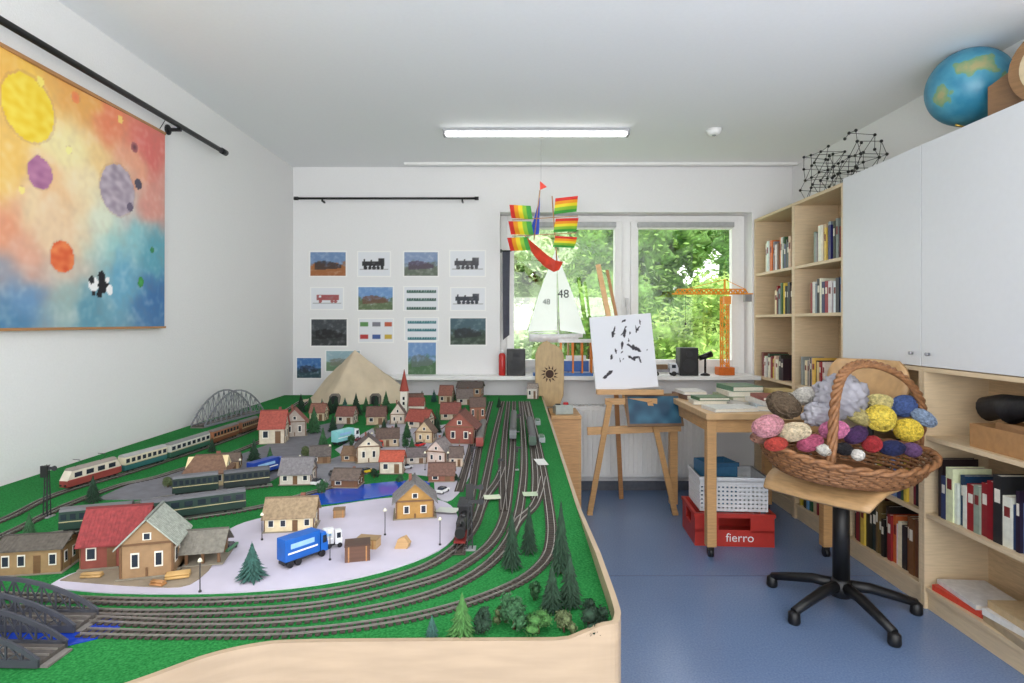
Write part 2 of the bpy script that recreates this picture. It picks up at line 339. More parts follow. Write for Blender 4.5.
def patch(name,pts,mat,z1=.7625,z0=.7595):
    pp=catmull([T(*p) for p in pts]+[T(*pts[0])],4)[:-1]
    MB().prism([(p.x,p.y) for p in pp],z0,z1).build(name,mat,tb)
PLZ=.7625
LIL=M((192,186,200),.8,.1,7)
patch('pale_square',[(46,588),(120,594),(240,593),(340,582),(415,562),(453,540),(457,515),(440,501),(395,498),(335,506),(295,512),(245,523),(218,538),(206,554),(140,566),(80,572)],LIL)
patch('pale_square',[(384,466),(406,446),(432,428),(470,423),(481,444),(471,474),(452,500),(436,496),(432,478),(410,474)],M((182,178,188),.8,.1,7),.7623)
patch('pale_square',[(335,450),(395,418),(430,420),(410,444),(365,464)],M((178,174,184),.8,.1,7),.7622)
patch('asphalt_road',[(95,500),(150,478),(240,455),(318,426),(345,424),(318,446),(270,482),(185,498)],M((112,112,118),.9,.12,30))
patch('asphalt_road',[(310,468),(355,452),(402,452),(398,462),(350,480),(318,488)],M((132,132,138),.9,.12,30),.7621)
patch('pond',[(292,503),(330,490),(395,482),(428,482),(420,490),(362,500),(318,505)],M((28,74,176),.12,.1,10),.7626)
patch('pond',[(0,662),(60,648),(112,634),(116,620),(60,616),(-60,622),(-90,655)],M((24,60,170),.12,.1,10),.7615)
patch('earth_yard',[(60,582),(90,570),(150,563),(212,560),(190,586),(140,588)],M((140,126,106),.9,.15,30),.7642)
# ---------------------------------------------------------------- tracks
SLE=M((64,56,50),.8,.2,60); RAIL=M((168,162,156),.32,.08,60,.65)
def track(pts,label,dz=0):
    pp=catmull([T(*p) for p in pts],14); t=thing('railway_track',label,'model track',(0,0,dz))
    ms=MB(); A=[]; acc=0
    for i,p in enumerate(pp):
        d=(pp[min(i+1,len(pp)-1)]-pp[max(i-1,0)]).normalized(); nrm=Vector((-d.y,d.x,0))
        A.append((p,nrm))
        if i>0:
            q=pp[i-1]; seg=(p-q).length; x=acc
            while x<seg:
                c=q.lerp(p,x/seg); ms.box((c.x,c.y,.7626),(.0085,.030,.0030),math.atan2(d.y,d.x)); x+=.0135
            acc=x-seg
    ms.build('sleepers',SLE,t,fix=False)
    for sgn in(-1,1):
        vs=[]
        for p,nrm in A:
            c=p+nrm*(sgn*.0083)
            for dx,z in((-.0009,.7641),(-.0009,.7672),(.0009,.7672),(.0009,.7641)): q=c+nrm*dx; vs.append((q.x,q.y,z))
        fs=[(i*4+j,i*4+(j+1)%4,(i+1)*4+(j+1)%4,(i+1)*4+j) for i in range(len(A)-1) for j in range(4)]
        MB().add(vs,fs).build('rail',RAIL,t)
    return t
track([(-120,565),(0,522),(60,494),(150,467),(250,432),(284,412),(300,402)],'long track along the left wall under the beige and red express train')
track([(-120,585),(0,538),(60,509),(118,487),(170,474),(262,441),(296,412),(308,402)],'empty long track just inside the express train line')
track([(-90,570),(0,546),(62,534),(140,526),(250,510),(300,497),(345,484)],'track carrying the two large dark green coaches')
track([(110,510),(170,498),(222,492),(272,486)],'short track behind the large dark green coaches')
track([(-150,597),(0,597),(100,602),(200,603),(300,597),(380,583),(440,560),(475,525),(486,480),(495,435),(503,402)],'inner of the two tracks curving around the pale square')
track([(-150,610),(0,610),(150,615),(300,609),(400,590),(462,567),(500,530),(510,480),(513,440),(514,402)],'outer of the two tracks curving around the pale square')
track([(84,621),(200,625),(310,620),(410,602),(474,576),(508,542),(521,500),(524,450),(520.5,402)],'third track running just outside the pair around the pale square')
track([(84,634),(190,636),(310,633),(420,617),(500,592),(540,567),(551,540),(548,500),(539,450),(528,402)],'outermost track passing the bushes at the front edge')
track([(459,555),(468,515),(476,465),(483,432),(491,402)],'straight siding under the black tank engine')
track([(459,492),(466,468),(473,440),(480,402)],'short siding left of the tank engine track beside the village')
track([(504,512),(503,470),(505,435),(508.5,402)],'narrow gap siding between the inner and outer far tracks')
track([(478,517),(486,498),(497,482),(503,468)],'short crossover linking inner track to the narrow gap siding',.0002)
track([(512,532),(520,520),(533,508),(540,492),(543,478)],'short crossover linking the outer curve to the outermost track',.0002)
track([(535,500),(535,470),(531,435),(524.5,402)],'far siding between the third and the outermost track')
# ---------------------------------------------------------------- bridges
def bridge(a,b,h,label,col,n=8,z=.7606,wd=.05,deck=(82,76,72),k=None):
    a=Vector(a);b=Vector(b); c=(a+b)/2; d=b-a; Ln=d.length
    t=thing('railway_bridge',label,'model bridge',(c.x,c.y,z),math.atan2(d.y,d.x)); mt=M(col,.6,.1,40)
    MB().b2(-Ln/2,Ln/2,-wd/2,wd/2,0.004,.010).build('deck',M(deck,.8),t)
    for sx in(-1,1): MB().b2(sx*Ln/2-.012,sx*Ln/2+.012,-wd/2,wd/2,0,.0035).build('abutment',M((120,115,110),.9),t)
    for sy in(-1,1): MB().b2(-Ln/2,Ln/2,sy*.0083-.001,sy*.0083+.001,.0101,.0128).build('rail',RAIL,t)
    for sy in(-1,1):
        m=MB(); y=sy*(wd/2+.003); x=lambda i:-Ln/2+Ln*i/n; z_=lambda i:.012+h*math.sin(PI*i/n)**.8
        kk=k or (.0045 if Ln<.4 else .006)
        m.bar((-Ln/2,y,.008),(Ln/2,y,.008),kk,.012)
        for i in range(n):
            m.bar((x(i),y,z_(i)),(x(i+1),y,z_(i+1)),kk,kk*1.6)
            if i>0: m.bar((x(i),y,.01),(x(i),y,z_(i)),kk*.6)
            if 0<i<n-1: m.bar((x(i),y,.012),(x(i+1),y,z_(i+1)),kk*.45); m.bar((x(i+1),y,.012),(x(i),y,z_(i)),kk*.45)
        m.build('truss',mt,t)
a=T(192,428);b2=T(258,415); bridge((-1.60,a.y,0),(-1.52,b2.y+.1,0),.15,'large grey arched truss bridge standing by the left wall',(126,128,134),12,wd=.07,k=.005)
bridge((-1.12,1.055,0),(-.757,1.05,0),.058,'dark grey arched girder bridge over the pond, the rear of two',(66,68,76),14)
bridge((-1.10,.955,0),(-.735,.945,0),.056,'dark grey arched girder bridge nearest the front left corner',(58,60,68),14)
# ---------------------------------------------------------------- houses
WINM=M((46,52,62),.2); HR=random.Random(44)
def house(px,py,w,hw,hr,dr,rz,gab,wc,rc,label,nw=3,chim=True,z=PLZ,name='model_house',open_=False,hip=0):
    p=T(px,py,z); s=p.y/F; far=px>230 and py<500
    if far: w*=HR.uniform(.78,1.0); hw*=HR.uniform(.75,1.25); hr*=HR.uniform(.8,1.25); rz+=HR.uniform(-14,14)
    w*=s;hw*=s;hr*=s; d=w*dr
    rc=mixc(rc,(104,90,84),HR.uniform(.25,.6) if far else .2); wc=mixc(wc,(150,132,112),HR.uniform(.05,.4) if far else .06)
    cy=p.y+d/2
    t=thing(name,label,'model house',(p.x,cy,z+.0003),R(rz))
    if gab: w,d=d,w
    g=Matrix.Rotation(PI/2 if gab else 0,3,'Z')
    wm=M(wc,.75,.12,60); rm=M(rc,.8,.25,120,0,.4); tm=WOOD((110,80,54))
    def bld(m,name,mat,par=t):
        m.v=[tuple(g@Vector(v)) for v in m.v]; return m.build(name,mat,par)
    bld(MB().b2(-w*.55,w*.55,-d*.57,d*.57,0,.002),'base_plate',M((140,132,116),.9))
    m=MB()
    if open_:
        for x in(-.45,-.15,.15,.45):
            for y in(-.42,.42): m.b2(w*x-.003,w*x+.003,d*y-.003,d*y+.003,.002,hw)
        m.b2(-w*.48,w*.48,d*.3,d*.42,.002,hw*.95); bld(m,'posts',tm)
        bld(MB().b2(-w*.47,w*.47,-d*.44,d*.44,hw,hw+.004),'beam',tm)
    else:
        prof=[(-d/2,.002),(d/2,.002),(d/2,hw),(0,hw+hr*.97),(-d/2,hw)]
        m.ex(prof,(-w/2,0,0),(0,1,0),(0,0,1),(w,0,0)); bld(m,'wall',wm)
    ov=.1*d; th_=max(.0025,.03*d); sl=hr/(d/2); ow=w*.57; r=MB()
    for sy in(-1,1):
        e=d/2+ov; ze=hw-sl*ov; hx=hip*w*.5
        v0=[(-ow,sy*e,ze),(ow,sy*e,ze),(ow-hx,0,hw+hr),(-ow+hx,0,hw+hr)]; v1=[(x,y,z_+th_) for x,y,z_ in v0]
        r.add(v0+v1,[(0,1,2,3),(4,5,6,7),(0,1,5,4),(1,2,6,5),(2,3,7,6),(3,0,4,7)])
        if w>.07:
            nb=int(w/.006)
            for i in range(nb):
                x=-ow*.98+2*ow*.98*i/(nb-1); xt=max(-ow+hx,min(ow-hx,x))
                r.bar((x,sy*e,ze+th_),(xt if hip else x,0,hw+hr+th_),.0012)
    if hip:
        for sx in(-1,1):
            e=d/2+ov; ze=hw-sl*ov; v0=[(sx*ow,-e,ze),(sx*ow,e,ze),(sx*(ow-hip*w*.5),0,hw+hr)]; v1=[(x,y,z_+th_) for x,y,z_ in v0]
            r.add(v0+v1,[(0,1,2),(3,4,5),(0,1,4,3),(1,2,5,4),(2,0,3,5)])
    bld(r,'roof',rm)
    bld(MB().bar((-ow+hip*w*.5,0,hw+hr+th_),(ow-hip*w*.5,0,hw+hr+th_),th_*1.6),'ridge',M(tuple(int(x*.8) for x in rc),.8))
    if chim: bld(MB().b2(w*.22-.05*w,w*.22+.05*w,d*.08,d*.08+.09*w,hw+hr*.5,hw+hr*1.25),'chimney',M((130,84,70),.9))
    if open_: return t
    wn=w*.5/nw; fr=M((224,220,208),.5)
    for f in((1,-1) if (gab) else (-1,)):
        for i in range(nw):
            x=-w/2+w*(i+.5)/nw
            if i==nw//2 and f==-1 and not gab:
                bld(MB().b2(x-wn*.45,x+wn*.45,f*d/2-.0012,f*d/2+.0012,.002,hw*.72),'door',tm)
            else:
                o=bld(MB().b2(x-wn*.5,x+wn*.5,f*d/2-.001,f*d/2+.001,hw*.32,hw*.78),'window',fr)
                bld(MB().b2(x-wn*.38,x+wn*.38,f*d/2-.0015,f*d/2+.0015,hw*.37,hw*.73),'pane',WINM,o)
    for sx in(-1,1):
        for y,za,zb in((-.22*d,.3,.75),(.22*d,.3,.75),(0,1.05,1.4)):
            zz=(hw*za,hw*zb) if za<1 else (hw+hr*.15,hw+hr*.45)
            o=bld(MB().b2(sx*w/2-.001,sx*w/2+.001,y-d*.08,y+d*.08,*zz),'window',fr)
            bld(MB().b2(sx*w/2-.0015,sx*w/2+.0015,y-d*.055,y+d*.055,zz[0]+.1*(zz[1]-zz[0]),zz[1]-.1*(zz[1]-zz[0])),'pane',WINM,o)
        if w>.05:   # timber trim on larger gables
            bld(MB().bar((sx*(w/2+.0016),-d/2,hw),(sx*(w/2+.0016),d/2,hw),.002,.004).bar((sx*(w/2+.0016),-d*.48,.004),(sx*(w/2+.0016),-d*.48,hw),.002,.004).bar((sx*(w/2+.0016),d*.48,.004),(sx*(w/2+.0016),d*.48,hw),.002,.004).bar((sx*(w/2+.0016),0,hw*.05),(sx*(w/2+.0016),0,hw*.3),.002,.004),'timber_trim',tm)
    return t
G0=.7604
house(106,568,54,28,26,.8,14,False,(128,62,52),(142,42,44),'large brown barn with dark red roof at the left front',3,False,.7645)
house(139,578,48,34,24,1.1,16,True,(150,120,86),(168,178,166),'timber barn with pale grey ribbed roof next to the red barn',3,False,.7645)
house(190,566,50,15,14,.7,12,False,(120,92,66),(122,120,110),'low open shed with grey shingle roof beside the log pile',2,False,.7645,open_=True)
house(26,575,56,26,8,.6,10,False,(150,122,84),(84,80,72),'low brown goods shed with dark flat roof at the left edge',4,False,G0)
house(201,487,38,15,13,.8,14,False,(226,208,160),(122,90,70),'small cream halt with brown hipped roof beside the pine tree',3,True,PLZ,hip=.5)
house(270,444,27,17,12,.9,18,False,(206,196,176),(184,74,60),'cream house with orange red roof left of the grey gabled house',2,True,G0)
house(291,437,27,20,14,1.0,18,True,(176,170,164),(186,92,76),'grey walled gabled house with faded red roof near the arched bridge',2,True,G0)
house(294,485,34,13,11,.8,10,False,(222,220,216),(126,126,132),'white bungalow with grey roof just right of the dark blue lorry',3,False)
house(287,532,46,16,14,.6,8,False,(222,206,168),(160,138,106),'cream station building with wide tan roof in the middle',4,True)
house(412,519,38,18,17,.9,10,True,(170,128,66),(122,122,122),'ochre timber house with grey roof on the pale square',3,True)
house(345,488,28,11,9,.8,8,False,(112,76,52),(96,84,74),'dark brown cottage on the edge of the blue pond',2,True)
house(391,474,24,11,9,.8,4,False,(232,226,214),(216,74,44),'tiny white house with bright orange roof on the asphalt',2,False)
house(439,464,26,14,12,.9,-6,True,(226,206,202),(150,148,152),'pale pink house with grey roof on the square',2,True)
house(441,482,28,10,8,.7,-4,False,(130,74,56),(110,70,56),'reddish brown hut in front of the pale pink house',2,False)
house(461,444,31,16,13,.9,-8,True,(136,66,54),(116,62,52),'half timbered dark red house near the station tracks',3,True)
house(366,463,24,15,10,.9,6,True,(214,204,182),(92,88,90),'cream house with dark grey gable roof beyond the brown cottage',2,True)
house(386,447,26,11,9,.8,4,False,(198,178,148),(92,72,62),'beige house with dark brown roof behind the tiny orange roofed one',3,True)
house(352,462,20,8,7,.8,8,False,(150,112,74),(120,92,64),'small light brown shed left of the cream gabled house',2,False)
house(419,428,24,10,9,.9,-2,False,(220,206,186),(188,62,48),'cream house with red roof in the middle of the village',2,True)
house(397,424,18,9,9,.9,2,True,(222,214,200),(120,96,86),'narrow white gabled house with brown roof left of the village middle',2,True)
house(450,420,22,10,9,.9,-4,False,(206,190,170),(156,64,54),'beige house with crimson roof behind the half timbered house',2,True)
house(477,421,15,13,8,.9,-6,False,(146,92,70),(96,76,66),'brown brick house beside the station tracks',3,True)
house(375,425,20,8,7,.9,4,False,(190,170,140),(110,72,62),'tan house with maroon brown roof near the mountain foot',2,True)
house(464,405,18,8,7,.9,-4,False,(200,190,178),(120,110,106),'pale house with slate roof at the far table end',2,True)
house(470,397,24,9,5,.7,-4,False,(166,120,90),(96,86,82),'long brown station at the far end beside the tracks',3,True)
house(446,404,16,8,7,.9,-2,False,(206,186,160),(160,86,68),'small house with brick red roof at the far table end',2,False)
house(345,424,20,8,7,.9,8,False,(204,196,184),(130,76,66),'white cottage with wine red roof in front of the mountain',2,False)
house(533,399,12,9,4,.9,-4,False,(226,222,214),(186,180,170),'pale flat hut at the far right table corner',2,False)
house(415,408,16,8,6,.9,0,False,(150,116,84),(108,76,62),'little brown house just right of the church',2,False)
house(425,443,18,10,9,.9,-3,True,(214,190,150),(122,96,76),'yellowish gabled house with rust brown roof behind the pale pink house',2,True)
house(415,464,20,8,7,.9,4,False,(190,180,168),(100,98,104),'pale low house with slate grey roof left of the pale pink house',2,True)
house(317,421,17,9,8,.9,10,False,(206,190,160),(150,94,76),'sand coloured house with faded brick roof at the mountain left foot',2,True)
house(456,467,16,11,8,.9,-6,False,(206,188,168),(92,78,72),'cream house with dark umber roof left of the short siding',2,True)
house(228,470,16,9,6,.9,14,False,(176,150,112),(104,90,78),'small tan signal hut right of the cream halt',2,False)
house(318,464,19,8,7,.8,10,False,(130,96,66),(88,84,82),'low brown garage with dark roof left of the light brown shed',2,False,PLZ)
# church
p=T(403,414,G0); t=thing('model_church','small white church with slim red spire at the mountain foot','model church',(p.x,p.y+.04,G0))
MB().ex([(-.025,0),(.025,0),(.025,.05),(0,.085),(-.025,.05)],(.03,0,0),(0,1,0),(0,0,1),(.09,0,0)).build('nave',M((222,216,202),.8),t)
m=MB()
for sy in(-1,1): m.add([(.028,sy*.03,.043),(.123,sy*.03,.043),(.123,0,.088),(.028,0,.088),(.028,sy*.03,.047),(.123,sy*.03,.047),(.123,0,.092),(.028,0,.092)],[(0,1,2,3),(4,5,6,7),(0,1,5,4),(1,2,6,5),(2,3,7,6),(3,0,4,7)])
m.build('roof',M((136,72,62),.8,.15,90),t)
MB().b2(-.02,.02,-.02,.02,0,.13).build('tower',M((226,220,208),.8),t)
MB().cyl((0,0,.13),(0,0,.26),.028,.001,n=8,smooth=False).build('spire',M((150,66,54),.8),t)
MB().b2(-.008,.008,-.0215,-.0195,0,.03).build('door',DARK,t)
for z_ in(.05,.08): MB().b2(-.006,.006,-.0215,-.0195,z_,z_+.018).build('window',WINM,t)
# mountain: tent-like draped cloth with a pointed crest and a lower right shoulder
n=96; rings=44; vs=[]
def pyr(x,y,Rs,off): return max((x*math.cos(R(off+k*360/len(Rs)))+y*math.sin(R(off+k*360/len(Rs))))/r for k,r in enumerate(Rs))
for j in range(rings+1):
    r=1-j/rings
    for i in range(n):
        a=2*PI*i/n; d=Vector((math.cos(a),math.sin(a),0)); q=.9+.08*noise.noise(d*1.3+Vector((0,0,2)))
        x=d.x*.41*r*q*1.1; y=d.y*.25*r*q
        e1=pyr(x+.04,y,(.42,.30,.26,.36,.24,.24,.28),12); e2=pyr(x-.15,y,(.24,.26,.26,.30,.22,.22),20)
        peak=.345*max(0,1-max(0,e1))**.95; sh=.20*max(0,1-max(0,e2))
        k=.03; h=max(peak,sh)+max(0,k-abs(peak-sh))**2/(4*k)
        h*=1-(r**8)
        fold=.010*noise.noise((x*9,y*9,1))+.005*noise.noise((x*22,y*22,4))
        h=0 if j==0 else max(.0,h+fold*min(1,(1-r)*5)*min(1,h*8))
        vs.append((x,y,h))
fs=[(j*n+i,j*n+(i+1)%n,(j+1)*n+(i+1)%n,(j+1)*n+i) for j in range(rings) for i in range(n)]
p=T(351,405,G0)
t=thing('model_mountain','beige cloth covered tent shaped mountain at the back of the layout','model mountain',(p.x,4.08,G0))
MB().add(vs,fs,True).add(vs[:n],[list(range(n))[::-1]]).build('slope',M((206,190,164),.95,.1,9,0,.2),t)
for ang in(-1.9,-1.15):
    x,y=math.cos(ang)*.36,math.sin(ang)*.228
    m=MB(); m.ex([(-.035,0),(-.035,.05),(-.02,.068),(.02,.068),(.035,.05),(.035,0)],(x,y,0),(1,0,0),(0,0,1),(0,.03,0)); tp=m.build('tunnel_portal',M((120,112,104),.9),t)
    MB().ex([(-.024,0),(-.024,.045),(-.012,.056),(.012,.056),(.024,.045),(.024,0)],(x,y-.002,0),(1,0,0),(0,0,1),(0,.002,0)).build('tunnel_mouth',BLACK,tp)
# ---------------------------------------------------------------- model trees
def conifer_mesh(seed,tiers=15):
    random.seed(seed); m=MB()
    for k in range(tiers):
        f=k/(tiers-1); z=.07+.82*f; r=.5*(1-f)**.85+.03; nn=13
        for i in range(nn):
            a=2*PI*i/nn+k*.7+random.uniform(-.15,.15); rr=r*random.uniform(.8,1.15); wd_=.10+.06*(1-f); dz=random.uniform(-.09,-.03)
            c,s_=math.cos(a),math.sin(a); b0=(0,0,z+.08); tip=(rr*c,rr*s_,z+dz)
            l=(rr*.55*c-wd_*.5*s_,rr*.55*s_+wd_*.5*c,z+.0); q=(rr*.55*c+wd_*.5*s_,rr*.55*s_-wd_*.5*c,z+.0); up=(rr*.5*c,rr*.5*s_,z+.05)
            m.add([b0,l,tip,q,up],[(0,1,4),(1,2,4),(2,3,4),(3,0,4),(0,3,2,1)])
    m.cyl((0,0,.85),(0,0,1.0),.03,.002,n=5)
    return m
def leafy(seed,n=620,sz=.062):
    random.seed(seed); m=MB(); cl=[(Vector((random.uniform(-.28,.28),random.uniform(-.28,.28),random.uniform(.22,.75))),random.uniform(.16,.26)) for _ in range(9)]
    for c,r in cl: m.ball(c,r*.7,8,6,(1,1,1),.4,9)
    for i in range(n):
        c,r=random.choice(cl); d=Vector((random.gauss(0,1),random.gauss(0,1),random.gauss(0,1))).normalized(); p=c+d*r*random.uniform(.7,1.1); p.z=max(.03,p.z)
        u=Vector((random.gauss(0,1),random.gauss(0,1),random.gauss(0,1))).normalized()*sz*random.uniform(.6,1.2); w_=u.orthogonal().normalized()*sz*.5
        m.add([p-u,p-w_,p+u,p+w_],[(0,1,2,3)])
    return m
TM=M((84,62,44),.9)
GC={'dark':M((30,56,38),.9,.4,9),'mid':M((46,86,52),.9,.4,9),'bright':M((66,112,54),.9,.4,9),'blue':M((50,88,80),.9,.35,9),'olive':M((90,102,66),.9,.4,9)}
PROTO={}
def tree(px,py,h,w,kind,col,label,z=G0,grp='model trees on the railway layout'):
    p=T(px,py,z); s=p.y/F
    t=thing('model_tree' if kind=='c' else 'model_bush',label,'model tree' if kind=='c' else 'model bush',(p.x,p.y,z),random.uniform(0,6),grp)
    k=(kind,col,random.randint(0,2))
    if k not in PROTO:
        st=random.getstate(); mb=conifer_mesh(k[2]+3) if kind=='c' else leafy(k[2]+11); random.setstate(st)
        a=mb.build('foliage',GC[col],t,fix=False)
        b_=MB().cyl((0,0,0),(0,0,.3),.05,.03,n=7).build('trunk',TM,t); PROTO[k]=(a,b_)
    else:
        for o in PROTO[k]:
            c=o.copy(); COL.objects.link(c); c.parent=t
    t.scale=(w*s,w*s,h*s); return t
random.seed(5)
TR=[(252,579,38,30,'c','blue','blue green pine standing alone on the pale square',PLZ),(93,502,28,16,'c','dark','dark pine between the express train and the asphalt'),(29,537,26,14,'c','mid','green pine near the left table edge behind the goods shed'),
(254,461,24,14,'c','dark','dark pine left of the lorry road in front of orange red roof'),(314,433,28,16,'c','mid','tall pine just right of the grey gabled house'),(323,450,24,13,'c','mid','pine in front of the turquoise and white lorry'),(301,413,20,11,'c','dark','dark pine behind the grey gabled house'),(330,414,18,11,'c','dark','dark pine left of the mountain foot'),(356,416,24,14,'c','dark','dark pine in front of the mountain middle'),(386,412,22,13,'c','mid','pine at the right foot of the mountain'),(366,412,16,10,'c','mid','low pine under the mountain slope'),(345,412,15,10,'c','blue','bluish little pine under the mountain slope'),
(407,438,18,11,'c','mid','pine among the red roofed village houses'),(437,433,18,11,'c','dark','dark pine behind the pale pink house'),(412,450,14,9,'c','mid','short pine at the village crossroads'),(468,428,16,9,'c','dark','dark pine beside the brown brick house'),(405,400,14,9,'c','dark','dark pine on the far table edge behind the church'),(457,403,15,9,'c','mid','pine between the two small houses at the far end'),(322,494,16,11,'b','mid','round green bush at the left tip of the pond'),(374,478,12,10,'b','dark','round dark bush between pond and asphalt'),(378,436,13,10,'b','olive','olive bush near the maroon brown roofed house'),
(512,569,62,22,'c','dark','tall dark conifer standing left of two between the outer tracks'),(529,553,50,19,'c','dark','dark conifer standing right of the tall one between the tracks'),(561,573,76,24,'c','dark','tallest dark conifer at the right table edge'),(570,606,56,28,'c','dark','broad dark conifer in the right front clump'),(552,611,50,26,'c','dark','dark conifer left of the broad one in the front clump'),
(462,635,44,30,'c','bright','bright green fir near the middle of the front edge'),(484,632,32,24,'b','dark','dark leafy bush right of the bright green fir'),(514,629,38,34,'b','mid','grey green bush in the front row'),(538,633,26,36,'b','bright','light green low bush in the front row'),(589,632,38,42,'b','dark','largest dark bush in the right front corner'),(432,636,22,15,'c','blue','small blue green fir left of the bright one'),(564,632,26,26,'b','olive','olive bush beside the largest dark bush'),(534,600,22,18,'b','mid','green bush behind the front conifers'),
(420,498,10,8,'b','mid','small bush behind the ochre timber house'),(499,408,12,6,'c','dark','dark pine at the far end between the tracks'),(240,490,14,12,'b','mid','round bush right of the cream halt'),(168,488,14,12,'b','olive','olive bush left of the cream halt'),
(336,412,17,10,'c','dark','dark pine directly under the mountain peak'),(376,413,18,11,'c','dark','dark pine between low pine and right mountain foot'),(310,412,17,10,'c','mid','green pine between the mountain and the grey gabled house'),(322,413,15,9,'c','blue','bluish pine left of the dark mountain pine'),(396,436,15,9,'c','dark','dark little pine left of the village middle houses'),(450,433,15,9,'c','mid','green pine in front of the crimson roofed house'),(352,446,13,10,'b','mid','green bush beside the turquoise and white lorry'),(306,458,15,11,'b','olive','olive bush left of the brown garage'),(400,482,9,9,'b','mid','low green bush right end of the pond'),(455,482,11,9,'b','dark','dark bush right of the reddish brown hut'),(212,452,15,9,'c','dark','dark pine right beside the brown coaches'),(500,622,20,22,'b','olive','olive bush between dark bush and grey green bush'),
(437,424,16,10,'c','mid','green pine at the lane left of the crimson roofed house'),(384,432,15,9,'c','dark','dark pine in front of the tan house'),(444,446,16,10,'c','dark','dark pine left of the half timbered house'),(464,432,15,9,'c','mid','green pine right of the crimson roofed house'),(422,404,14,8,'c','dark','dark pine at the far edge behind the little brown house'),(434,402,13,8,'c','blue','bluish pine at the far edge left of the brick roofed house'),(404,448,14,10,'b','mid','green garden bush right of the beige house'),(333,432,18,11,'c','dark','dark pine behind the turquoise and white lorry'),(270,462,16,10,'c','mid','green pine behind the dark blue lorry'),(486,406,12,6,'c','mid','thin green pine by the long brown station')]
for r_ in TR: tree(*r_)
# street lamps: nothing tells them apart
lp=None
for px,py in((330,560),(440,545),(262,540),(385,535),(425,470),(448,470),(410,442),(372,448),(330,462),(300,474),(240,478),(470,448),(430,434),(200,592)):
    p=T(px,py,PLZ)
    if lp is None:
        lp=thing('street_lamp','tiny model street lamp with thin dark pole on the layout squares','model street lamp',(p.x,p.y,PLZ),0,'model street lamps',True)
        MB().cyl((0,0,0),(0,0,.062),.0011,n=6).cyl((0,0,0),(0,0,.003),.003,n=8).build('pole',DARK,lp); MB().lathe([(.0,.06),(.005,.061),(.003,.066),(.0,.068)],8).build('lamp_head',M((232,228,200),.4),lp)
    else:
        q=copy_tree(lp); q.location=(p.x,p.y,PLZ)
# ---------------------------------------------------------------- trains and vehicles
def wheels(t,xs,w,r,mat=BLACK):
    for x in xs:
        MB().cyl((x,-w/2,r),(x,w/2,r),r,n=12).build('wheelset',mat,t)
def coach(a,b,label,bc,sc,rc,h=.042,loco=False):
    a=T(*a);b=T(*b); c=(a+b)/2; d=b-a; Ln=d.length; w=.031
    t=thing('model_locomotive' if loco else 'railway_coach',label,'model locomotive' if loco else 'model coach',(c.x,c.y,.7674),math.atan2(d.y,d.x))
    e=.018 if loco else .002
    m=MB(); m.b2(-Ln/2+.001,Ln/2-.001,-w/2,w/2,.008,.008+h*.42); m.build('body',M(bc,.4),t)
    m=MB(); zt=.008+h; m.ex([(-Ln/2+.001,.008+h*.42),(Ln/2-.001,.008+h*.42),(Ln/2-e,zt),(-Ln/2+e,zt)],(0,-w/2,0),(1,0,0),(0,0,1),(0,w,0)); m.build('upper_body',M(sc,.4),t)
    k=Ln/2-e
    MB().ex([(-w/2,0),(w/2,0),(w*.38,.006),(w*.15,.009),(-w*.15,.009),(-w*.38,.006)],(-k,0,zt),(0,1,0),(0,0,1),(2*k,0,0)).build('roof',M(rc,.6),t)
    n=4 if loco else 8
    for sy in(-1,1):
        for i in range(n):
            x=-k+2*k*(i+.5)/n; MB().b2(x-k*.62/n,x+k*.62/n,sy*w/2-.0008,sy*w/2+.0008,.008+h*.55,.008+h*.86).build('window',WINM,t)
        MB().b2(-Ln/2+.002,Ln/2-.002,sy*w/2-.0006,sy*w/2+.0006,.008+h*.40,.008+h*.45).build('stripe',M((190,174,136) if not loco else (160,50,46),.5),t)
    MB().b2(-Ln/2+.01,Ln/2-.01,-w*.35,w*.35,.003,.008).build('underframe',BLACK,t)
    q=Ln/2; wheels(t,[-q*.8,-q*.58,q*.58,q*.8],.02,.0048,DARK)
    if loco:
        for sx in(-1,1):
            x=sx*k*.55; MB().tube([(x-.015,0,zt+.009),(x+.012,0,zt+.02),(x-.01,0,zt+.03)],.0008,4).bar((x-.01,-.014,zt+.03),(x-.01,.014,zt+.03),.0015).build('pantograph',DARK,t)
            MB().cyl((sx*(Ln/2-.001),-.009,.014),(sx*(Ln/2+.003),-.009,.014),.003,n=8).cyl((sx*(Ln/2-.001),.009,.014),(sx*(Ln/2+.003),.009,.014),.003,n=8).build('buffer',BLACK,t)
    return t
coach((63,492.5),(118,476),'beige and red electric locomotive heading the train by the wall',(140,62,58),(214,204,186),(150,140,132),.048,True)
coach((121,475.1),(164,462.3),'teal and cream coach directly behind the electric locomotive',(46,96,96),(206,198,172),(160,160,160),.046)
coach((167,461.4),(207,447.5),'green and white coach in the middle of the express train',(52,92,76),(200,198,188),(130,130,130),.046)
coach((210,446.4),(236,437),'brown coach following the green and white one',(116,66,46),(150,96,66),(110,104,100),.046)
coach((239,435.8),(256,429.6),'last brown coach of the express train before the bridge',(104,60,44),(128,84,60),(104,100,98),.046)
coach((60,534.3),(134,526.6),'dark green coach with grey roof near the left front',(38,58,52),(44,66,58),(100,100,102),.044)
coach((140,526),(246,510.7),'longest dark green coach in the middle of the green train',(36,56,50),(42,62,56),(94,94,98),.044)
coach((172,497.8),(219,492.3),'dark coach standing on the short track behind',(34,50,46),(40,54,50),(98,98,102),.044)
coach((223,491.9),(270,486.3),'blackish coach at the right end of the short track',(34,40,42),(38,46,46),(80,80,84),.044)
coach((479.5,450),(483.4,431),'red goods wagon near the far station on the siding',(130,54,48),(140,60,52),(100,96,92),.036)
coach((512.9,442),(513.8,421),'grey goods wagon on the far outer track',(100,104,108),(112,116,120),(80,80,82),.036)
